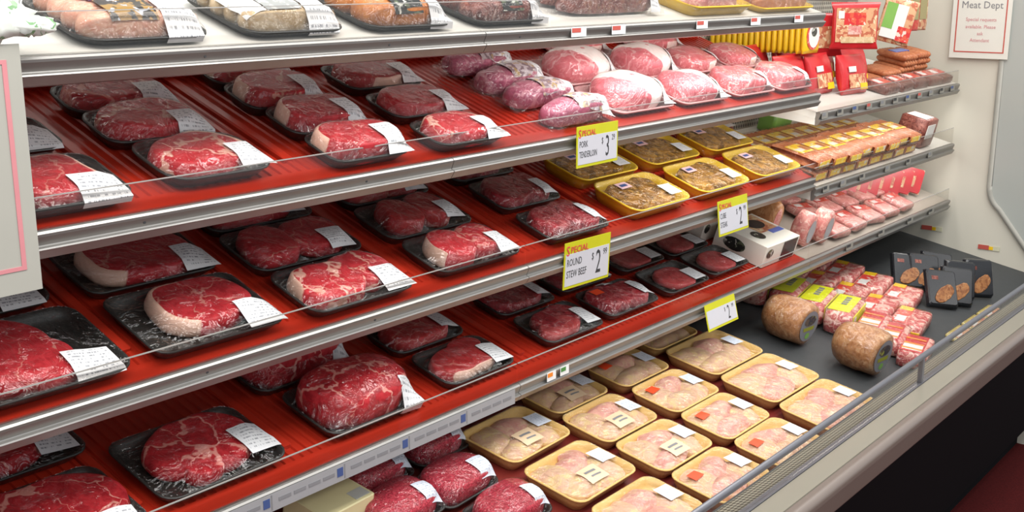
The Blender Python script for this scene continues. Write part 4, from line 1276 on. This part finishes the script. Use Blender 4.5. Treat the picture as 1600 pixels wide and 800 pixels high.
def sausage_bundle(M, label, n, rows, rad, ln, wrapm=None, name='sausage_bundle'):
    r = thing(name, M, label, 'packaged sausage')
    for j in range(rows):
        for i in range(n):
            y = (i - (n - 1) / 2) * rad * 1.9 + (rad if j % 2 else 0)
            z = rad + j * rad * 1.75
            v, f = [], []
            for k, (t, q) in enumerate(((-.5, .35), (-.44, .85), (-.3, 1), (0, 1.03), (.3, 1), (.44, .85), (.5, .35))):
                for a in range(8):
                    v.append((t * ln, y + rad * q * math.cos(a * math.pi / 4), z + rad * q * math.sin(a * math.pi / 4)))
            for k in range(6):
                for a in range(8):
                    f.append((k * 8 + a, (k + 1) * 8 + a, (k + 1) * 8 + (a + 1) % 8, k * 8 + (a + 1) % 8))
            f += [tuple(range(8)), tuple(range(55, 47, -1))]
            mesh('sausage', v, f, M_FRANK, r, True)
    hh = rad * 2 + (rows - 1) * rad * 1.75
    if wrapm:
        MB().box(-ln * .10, ln * .16, -n * rad * 1.0, n * rad * 1.0, hh - .001, hh + .0015).build('paper_band', wrapm, r)
        MB().box(-ln * .10, ln * .16, -n * rad * 1.0 - .002, -n * rad * 1.0, hh * .35, hh).build('paper_band', wrapm, r)
    return r


sausage_bundle(frame('R1', 3.70, 0.155, 0.001, 90), 'low pack of small brown sausages beside the red pouches', 6, 1, 0.011, 0.10, name='sausage_pack')
sausage_bundle(frame('R1', 3.83, 0.150, 0.001, 90), 'second low pack of small brown sausages with red corner', 6, 2, 0.011, 0.10, name='sausage_pack')
sausage_bundle(frame('R1', 3.97, 0.160, 0.001, 90), 'tall stack of small sausages with a blue and white band', 5, 4, 0.012, 0.11, BLUEPACK, name='sausage_pack')
sausage_bundle(frame('R1', 4.11, 0.160, 0.001, 90), 'tall stack of small sausages nearest the white end wall', 5, 4, 0.012, 0.10, name='sausage_pack')


# ---- packs hanging from hooks at the back
def hook(x, z, y0, label):
    o = MB().box(x - .0025, x + .0025, y0, YB - 0.002, z - .0025, z + .0025)
    return tag(o.build('peg_hook', METAL), label, 'peg hook')


hook(3.22, 1.555, 1.455, 'metal peg hook carrying the yellow packs')
yp = None
for i in range(17):
    M = Matrix.Translation((3.22, 1.47 + 0.0185 * i, 1.435))
    front = i == 0
    lb = 'frontmost hanging yellow pack, its pale round picture facing the aisle' if front else ORD[i - 1] + ' yellow pack hanging behind the frontmost one with the round picture'
    gp = 'yellow packs hanging on one hook'
    if yp is None:
        yp = thing('yellow_pack', M, lb, 'hanging pack', gp)
        v, f = rings([(.098, .004, .001, 0), (.100, .014, .006, .012), (.100, .0165, .007, .045), (.098, .013, .006, .085), (.096, .003, .001, .105), (.096, .002, .001, .116)], 3)
        mesh('pack_body', v, f, YELPACK, yp, True)
        MB().box(-.05, .05, -.0035, -.002, .088, .116).build('header_card', YELPACK, yp)
        o = mesh('red_border', [(.044 * math.cos(a * .3927), -.0092, .050 + .040 * math.sin(a * .3927)) for a in range(16)], [tuple(range(16))], PRINT_RED, yp)
        mesh('round_picture', [(.036 * math.cos(a * .3927) + .004, -.0096, .052 + .036 * math.sin(a * .3927)) for a in range(16)], [tuple(range(16))], WHITEPACK, yp)
        mesh('dark_emblem', [(.018 * math.cos(a * .3927) + .004, -.0100, .062 + .014 * math.sin(a * .3927)) for a in range(16)], [tuple(range(16))], PRINT_DARK, yp)
    else:
        copy_tree(yp, M, lb, gp)


def hang(name, X, Y, ztop, w, h, yaw, body, label, prints, tilt=0, t=0.016, cat='hanging pack'):
    M = Matrix.Translation((X, Y, ztop)) @ Matrix.Rotation(math.radians(yaw), 4, 'Z') @ Matrix.Rotation(math.radians(tilt), 4, 'Y') @ Matrix.Translation((0, 0, -h))
    r = thing(name, M, label, cat)
    v, f = rings([(w, .003, .001, 0), (w * .97, .004, .001, h * .06), (w * .92, t, .007, h * .14), (w * .92, t * 1.15, .008, h * .5), (w * .92, t, .007, h * .84), (w * .97, .004, .001, h * .92), (w, .003, .001, h)], 4)
    mesh('pack_body', v, f, body, r, True)
    for (nm, x0, x1, z0, z1, m, k) in prints:
        MB().box(x0 * w, x1 * w, -t * .60 - .0006 * k, -t * .585 - .0006 * (k - 1), z0 * h, z1 * h).build(nm, m, r)
    return r


hang('hot_dog_pack', 3.44, 1.43, 1.578, 0.152, 0.140, -48, REDPACK, 'large red hanging hot dog pack facing the viewer', (
    ('meal_picture', -.40, .42, .16, .88, PRINT_FOOD, 1), ('white_lettering_panel', -.24, .20, .52, .78, PRINT_RED, 2), ('pink_seal', -.15, .12, .32, .50, M_LUNCH, 2), ('white_corner', -.36, -.24, .66, .82, WHITEPACK, 2), ('bun_stripe', -.28, .38, .14, .27, M_SAUS_PALE, 2)))
hang('hot_dog_pack', 3.40, 1.52, 1.545, 0.150, 0.130, -40, REDPACK, 'dark red hanging pack half hidden behind the facing red pack', (('meal_picture', -.35, .35, .2, .7, PRINT_FOOD, 1),))
hang('green_white_pack', 3.745, 1.40, 1.585, 0.120, 0.145, -44, PRINT_FOOD, 'hanging pack with green and white slanted panel beside the red pack', (
    ('white_panel', -.42, .20, .10, .86, WHITEPACK, 1), ('green_panel', -.42, -.12, .30, .86, GREENPACK, 2), ('red_corner', .05, .44, .08, .40, PRINT_RED, 2)), tilt=14)
for i, (m, lb) in enumerate(((ORANGEP, 'narrow orange-brown hanging pack seen edge on, left of three'), (PRINT_RED, 'narrow red hanging pack seen edge on, middle of three'), (PRINT_FOOD, 'narrow brown hanging pack seen edge on, nearest the end wall'))):
    hang('narrow_pack', 3.87 + 0.075 * i, 1.44, 1.60, 0.075, 0.125, -10, m, lb, (('pale_panel', -.3, .3, .3, .9, plain('olive_wrapper', (0.30, 0.26, 0.12), 0.3), 1),))

hook(3.44, 1.582, 1.425, 'metal peg hook carrying the large red hot dog pack')
hook(3.745, 1.589, 1.395, 'metal peg hook carrying the green and white pack')
for i in range(3):
    hook(3.87 + 0.075 * i, 1.604, 1.435, ('metal peg hook of the orange-brown narrow pack', 'metal peg hook of the red narrow pack', 'metal peg hook nearest the end wall')[i])

# ---- white boxes on the lowest shelf
def white_box(M, w, e, h, label):
    r = thing('food_box', M, label, 'box')
    slab('carton', w, e, h, plain('white_carton', (0.76, 0.73, 0.64), 0.4, var=0.03), r, r=0.002, bulge=0.0012, smooth=False)
    def disc(nm, cx, cy, rx, ry, m, k):
        return mesh(nm, [(cx + rx * math.cos(a * .3927), cy + ry * math.sin(a * .3927), h + .0008 * k) for a in range(16)], [tuple(range(16))], m, r)
    patch('brown_panel', -w * .10, w * .42, -e * .10, e * .46, h + .0004, PRINT_FOOD, r)
    disc('dark_oval', w * .12, e * .18, w * .20, e * .16, BLACKPACK, 2)
    patch('blue_stripe', w * .12, w * .46, -e * .20, -e * .08, h + .0006, BLUEPACK, r)
    disc('berry_picture', -w * .22, -e * .12, w * .12, e * .14, PRINT_DARK, 1)
    fy = -e / 2 - .0008
    mesh('front_oval', [(-w * .36 + w * .10 * math.cos(a * .3927), fy, h * .62 + h * .22 * math.sin(a * .3927)) for a in range(16)], [tuple(range(16))], PRINT_DARK, r)
    MB().box(w * .02, w * .44, fy - .0004, fy + .0004, h * .06, h * .96).build('black_panel', BLACKPACK, r)
    mesh('side_oval', [(-w / 2 - .0008, e * .1 + e * .22 * math.cos(a * .3927), h * .5 + h * .3 * math.sin(a * .3927)) for a in range(16)], [tuple(range(16))], PRINT_DARK, r)
    return r


white_box(frame('D', 2.905, 0.120, 0.001, 0), 0.200, 0.160, 0.062, 'white food box with dark oval label and blue stripe on the lowest shelf')
white_box(frame('D', 2.855, 0.285, 0.001, 0), 0.150, 0.120, 0.062, 'plain-sided white food box behind the printed white box')

# ---- lunch meat on the lowest shelf of the end section
LM = None
for i in range(11):
    c, rw = i % 5, i // 5
    X, dd = 3.32 + 0.135 * c + 0.04 * rw, 0.075 + 0.105 * rw
    if X > 4.1:
        continue
    M = frame('D', X, dd, 0.004, 6 * math.sin(i * 2.1), 4, 5)
    lb = ('flat pink lunch meat pack, front row, lowest end shelf', 'flat pink lunch meat pack, second row, lowest end shelf', 'flat pink lunch meat pack, back row, lowest end shelf')[rw]
    lb = ORD[c] + ' from left, ' + lb
    gp = ('lunch meat front row', 'lunch meat second row', 'lunch meat back row')[rw]
    if LM is None:
        LM = proto_bacon('lunch_meat_pack', 0.125, 0.095, 0.022, M_LUNCH, PRINT_RED, None, lb, 'lunch meat', gp, M, band_y=(0.10, 0.40))
    else:
        copy_tree(LM, M, lb, gp)
RS = None
for i in range(7):
    M = frame('D', 3.70 + 0.060 * i, 0.225 - 0.016 * i, 0.004, -62, 0, 0) @ Matrix.Rotation(math.radians(66), 4, 'X')
    lb, gp = ORD[i] + ' from left, red lunch meat pack standing on edge in a slanted row', 'lunch meat packs on edge'
    if RS is None:
        RS = thing('standing_pack', M, lb, 'lunch meat', gp)
        v, f = rings([(.110, .086, .010, 0), (.112, .088, .010, .008), (.110, .086, .010, .016)], 4)
        mesh('pack_body', [(x, y + .044, z) for x, y, z in v], f, REDPACK, RS, False)
        MB().box(-.0555, .0555, -.001, .088, .004, .009).build('pale_edge', M_SAUS_PINK, RS)
        MB().box(-.04, .03, .02, .06, .016, .0168).build('white_print', PRINT_FOOD, RS)
    else:
        copy_tree(RS, M, lb, gp)
# upright oval ham packs beside the boxes
for X, dd, lb, m in ((3.105, 0.075, 'upright oval pink ham slice pack right of the white box', M_LUNCH), (3.195, 0.06, 'second upright oval ham pack nearest the flat lunch meat packs', M_LUNCH), (3.08, 0.20, 'brown ham piece with pink cut face behind the oval packs', M_HAM)):
    r = thing('ham_pack', frame('D', X, dd, 0.001, 0), lb, 'packaged ham')
    L_ = 0.05 if m is M_LUNCH else 0.10
    v, f = [], []
    for k, (t, q) in enumerate(((0, .86), (.12, 1), (.85, 1), (1, .86))):
        for a in range(20):
            an = a * 2 * math.pi / 20
            v.append((0.038 * q * math.cos(an), -L_ / 2 + L_ * t, 0.052 + 0.052 * q * math.sin(an)))
    for k in range(3):
        for a in range(20):
            f.append((k * 20 + a, k * 20 + (a + 1) % 20, (k + 1) * 20 + (a + 1) % 20, (k + 1) * 20 + a))
    f += [tuple(range(19, -1, -1)), tuple(range(60, 80))]
    mesh('ham', v, f, m, r, True)
    mesh('face_label', [(0.022 * math.cos(a * .3927), -L_ / 2 - .0012, 0.050 + 0.036 * math.sin(a * .3927)) for a in range(16)], [tuple(range(16))], plain('grey_label_face', (0.40, 0.40, 0.42), 0.4) if m is M_LUNCH else M_LUNCH, r)


# ---- hams in the well
def ham(X, dd, rot, label, s=1.0):
    r = thing('ham_half', frame('W', X, dd, 0.004, rot), label, 'packaged ham')
    R_, L_ = 0.064 * s, 0.135 * s
    v, f = [], []
    pr = ((-.5, .80), (-.47, .92), (-.38, .99), (-.1, 1.04), (.2, 1.0), (.38, .84), (.47, .55), (.5, .2))
    N = 28
    for k, (t, q) in enumerate(pr):
        for a in range(N):
            an = a * 2 * math.pi / N
            w_ = 1 + 0.04 * math.sin(3 * an + 2 * t) + 0.03 * math.sin(5 * an - 6 * t)
            v.append((R_ * 1.0 * q * w_ * math.cos(an), L_ * t, R_ * .95 + R_ * .93 * q * w_ * math.sin(an)))
    for k in range(len(pr) - 1):
        for a in range(N):
            f.append((k * N + a, k * N + (a + 1) % N, (k + 1) * N + (a + 1) % N, (k + 1) * N + a))
    f += [tuple(range(N - 1, -1, -1)), tuple(range((len(pr) - 1) * N, len(pr) * N))]
    mesh('ham', v, f, M_HAM, r, True)
    mesh('plastic_wrap', [(x * 1.015, y * 1.015, (z - R_ * .95) * 1.015 + R_ * .95 + .0006) for x, y, z in v], f, FILM, r, True)
    yl = -L_ * .5 - .0022
    o = mesh('face_label', [(R_ * .70 * math.cos(a * .3142), yl, R_ * .95 + R_ * .70 * math.sin(a * .3142)) for a in range(20)], [tuple(range(20))], plain('grey_ham_label', (0.22, 0.22, 0.24), 0.35), r)
    mesh('label_emblem', [(R_ * .45 * math.cos(a * .3142), yl - .0006, R_ * 1.20 + R_ * .24 * math.sin(a * .3142)) for a in range(20)], [tuple(range(20))], PRINT_HAM, o)
    mesh('label_band', [(x, yl - .0006, z) for x, z in ((-R_ * .40, R_ * .74), (R_ * .40, R_ * .74), (R_ * .45, R_ * .92), (-R_ * .45, R_ * .92))], [(0, 1, 2, 3)], plain('olive_band', (0.30, 0.30, 0.03), 0.4), o)
    mesh('label_spot', [(R_ * .18 * math.cos(a * .3142), yl - .0006, R_ * .50 + R_ * .14 * math.sin(a * .3142)) for a in range(20)], [tuple(range(20))], GREENPACK, o)
    return r


ham(2.850, -0.015, -6, 'smoked ham half in wrap, the one farther back near the yellow labels', 0.98)
ham(2.845, -0.228, -6, 'smoked ham half in wrap, nearest the front rail')

# ---- bacon, lemon-labelled slabs, red packs and black packs in the end well
BS = None
for i, (X, dd) in enumerate(((3.095, -0.085), (3.090, 0.000), (3.082, 0.085), (3.07, 0.170))):
    M = frame('W', X, dd, 0.002, 10, -6)
    lb = ('frontmost bright yellow labelled bacon slab behind the hams', 'second bright yellow labelled bacon slab', 'third bright yellow labelled bacon slab', 'rearmost bright yellow labelled bacon slab')[i]
    gp = 'yellow labelled bacon slabs'
    if BS is None:
        BS = thing('bacon_slab', M, lb, 'bacon', gp)
        slab('contents', 0.190, 0.080, 0.066, M_BACON, BS, r=0.018, bulge=0.014)
        o = patch('yellow_label', -0.070, 0.083, -0.026, 0.036, 0.0674, NEONYEL, BS)
        MB().box(-0.070, 0.083, -0.0412, -0.0392, 0.022, 0.056).build('yellow_front', NEONYEL, BS)
        mesh('round_emblem', [(-0.050 + 0.015 * math.cos(a * .3927), -0.0418, 0.040 + 0.014 * math.sin(a * .3927)) for a in range(16)], [tuple(range(16))], WHITEPACK, BS)
        for k in range(4):
            patch('dark_lettering', -0.010 + 0.020 * k, 0.004 + 0.020 * k, -0.004, 0.012, 0.0681, GREYINK, o)
        wrap_over(0.193, 0.083, 0.068, BS, 0.018)
    else:
        copy_tree(BS, M, lb, gp)
RB = None
for i, (X, dd) in enumerate(((3.055, -0.315), (3.085, -0.235), (3.12, -0.165))):
    M = frame('W', X, dd, 0.002, 12, -5)
    lb = ('red striped pack at the front rail beside the nearest ham', 'red striped pack second from the front rail', 'red striped pack farthest from the rail')[i]
    if RB is None:
        RB = proto_bacon('red_bacon_pack', 0.155, 0.080, 0.045, M_BACON, REDPACK, None, lb, 'bacon', 'red striped packs', M, band_y=(-0.30, 0.46))
        mesh('round_emblem', [(-0.02 + 0.012 * math.cos(a * .3927), -0.0420, 0.024 + 0.011 * math.sin(a * .3927)) for a in range(16)], [tuple(range(16))], WHITEPACK, RB)
        for k in range(3):
            patch('orange_stripe', -0.05 + 0.04 * k, -0.040 + 0.04 * k, -0.02, 0.034, 0.0475, ORANGEP, RB)
    else:
        copy_tree(RB, M, lb, 'red striped packs')
BP = None
for i, (X, dd) in enumerate(((3.275, -0.215), (3.285, -0.113), (3.295, -0.012), (3.305, 0.088), (3.315, 0.186), (3.470, -0.018), (3.480, 0.085), (3.49, 0.186), (3.455, -0.122))):
    M = frame('W', X, dd, 0.002, 9, -8 if i % 2 else -5)
    lb = ('sliced bacon pack with red label, first from the front rail', 'sliced bacon pack with red label, second from the front rail', 'sliced bacon pack with red label, third from the front rail',
          'sliced bacon pack with red label, fourth from the front rail', 'sliced bacon pack with red label, farthest in its column',
          'sliced bacon pack two behind the front of the right column', 'sliced bacon pack behind the one by the black packs', 'rearmost sliced bacon pack under the lowest shelf', 'sliced bacon pack closest to the black pouches')[i]
    if BP is None:
        BP = proto_bacon('bacon_pack', 0.172, 0.098, 0.036, M_BACON, PRINT_RED, YELPACK, lb, 'bacon', 'sliced bacon packs in the end well', M, band_y=(0.02, 0.42))
        patch('yellow_corner', 0.045, 0.080, 0.005, 0.042, 0.0380, YELPACK, BP)
    else:
        copy_tree(BP, M, lb, 'sliced bacon packs in the end well')
KP = None
for i, (X, dd, rot, lean) in enumerate(((3.60, -0.085, -50, 44), (3.645, -0.125, -46, 50), (3.70, -0.140, -52, 54), (3.545, -0.220, -44, 48), (3.61, -0.240, -50, 55), (3.68, -0.225, -46, 60), (3.77, -0.260, -38, 60))):
    M = frame('W', X, dd, 0.004, rot) @ Matrix.Rotation(math.radians(lean), 4, 'X')
    lb = ('black pouch leaning next to the sliced bacon', 'second black pouch from the bacon', 'third black pouch from the bacon', 'black pouch with orange-brown meat window closest to the front rail',
          'black pouch with brown window, second along the rail', 'black pouch in the middle of the leaning group', 'last black pouch nearest the end wall')[i]
    if KP is None:
        KP = thing('black_pouch', M, lb, 'pouch', 'black pouches in the end well')
        v, f = rings([(.104, .126, .004, 0), (.100, .122, .006, .006), (.098, .118, .008, .012), (.090, .108, .008, .016)], 4)
        mesh('pouch_body', [(x, y + .063, z) for x, y, z in v], f, BLACKPACK, KP, False)
        b = Blob(0.004, 0.042, 0.038, 0.021, 0.004, z0=0.0158, seed=5, wob=0.10, rot=38)
        b.build('meat_window', meat('roasted_meat', (0.34, 0.15, 0.055), (0.16, 0.055, 0.022), (0.5, 0.3, 0.15), 40, 0.05, 80, 0.6, 0.5, 0.3), KP, 24)
        MB().box(-.034, -.012, .088, .100, .0158, .0166).build('pale_mark', M_SAUS_DARK, KP)
    else:
        copy_tree(KP, M, lb, 'black pouches in the end well')
FP = None
for i, (X, dd) in enumerate(((3.36, -0.338), (3.50, -0.338), (3.64, -0.338))):
    M = frame('W', X, dd, 0.002, 0, 8)
    lb = ('flat yellowish pack lying along the grille, nearest the rail post', 'flat yellowish pack lying along the grille, middle one', 'flat yellowish pack lying along the grille, nearest the end wall')[i]
    if FP is None:
        FP = proto_bacon('flat_pack', 0.130, 0.055, 0.014, plain('straw_wrapper', (0.42, 0.34, 0.10), 0.3), PRINT_FOOD, None, lb, 'packaged meat', 'flat packs along the grille', M, band_y=(-0.2, 0.3))
    else:
        copy_tree(FP, M, lb, 'flat packs along the grille')

# ---- low packs behind the guard of the upper end shelf
LP_ = None
for i, X in enumerate((3.62, 3.75, 3.88, 4.01, 4.12)):
    M = frame('R1', X, 0.062, 0.002, 3 * math.sin(i * 1.7), 6)
    lb = ORD[i] + ' from left, flat reddish brown sausage pack behind the upper end shelf guard'
    if LP_ is None:
        LP_ = proto_bacon('flat_sausage_pack', 0.115, 0.085, 0.026, M_SAUS_DARK, PRINT_RED, None, lb, 'packaged sausage', 'flat sausage packs on the upper end shelf', M, band_y=(-0.1, 0.35))
    else:
        copy_tree(LP_, M, lb, 'flat sausage packs on the upper end shelf')
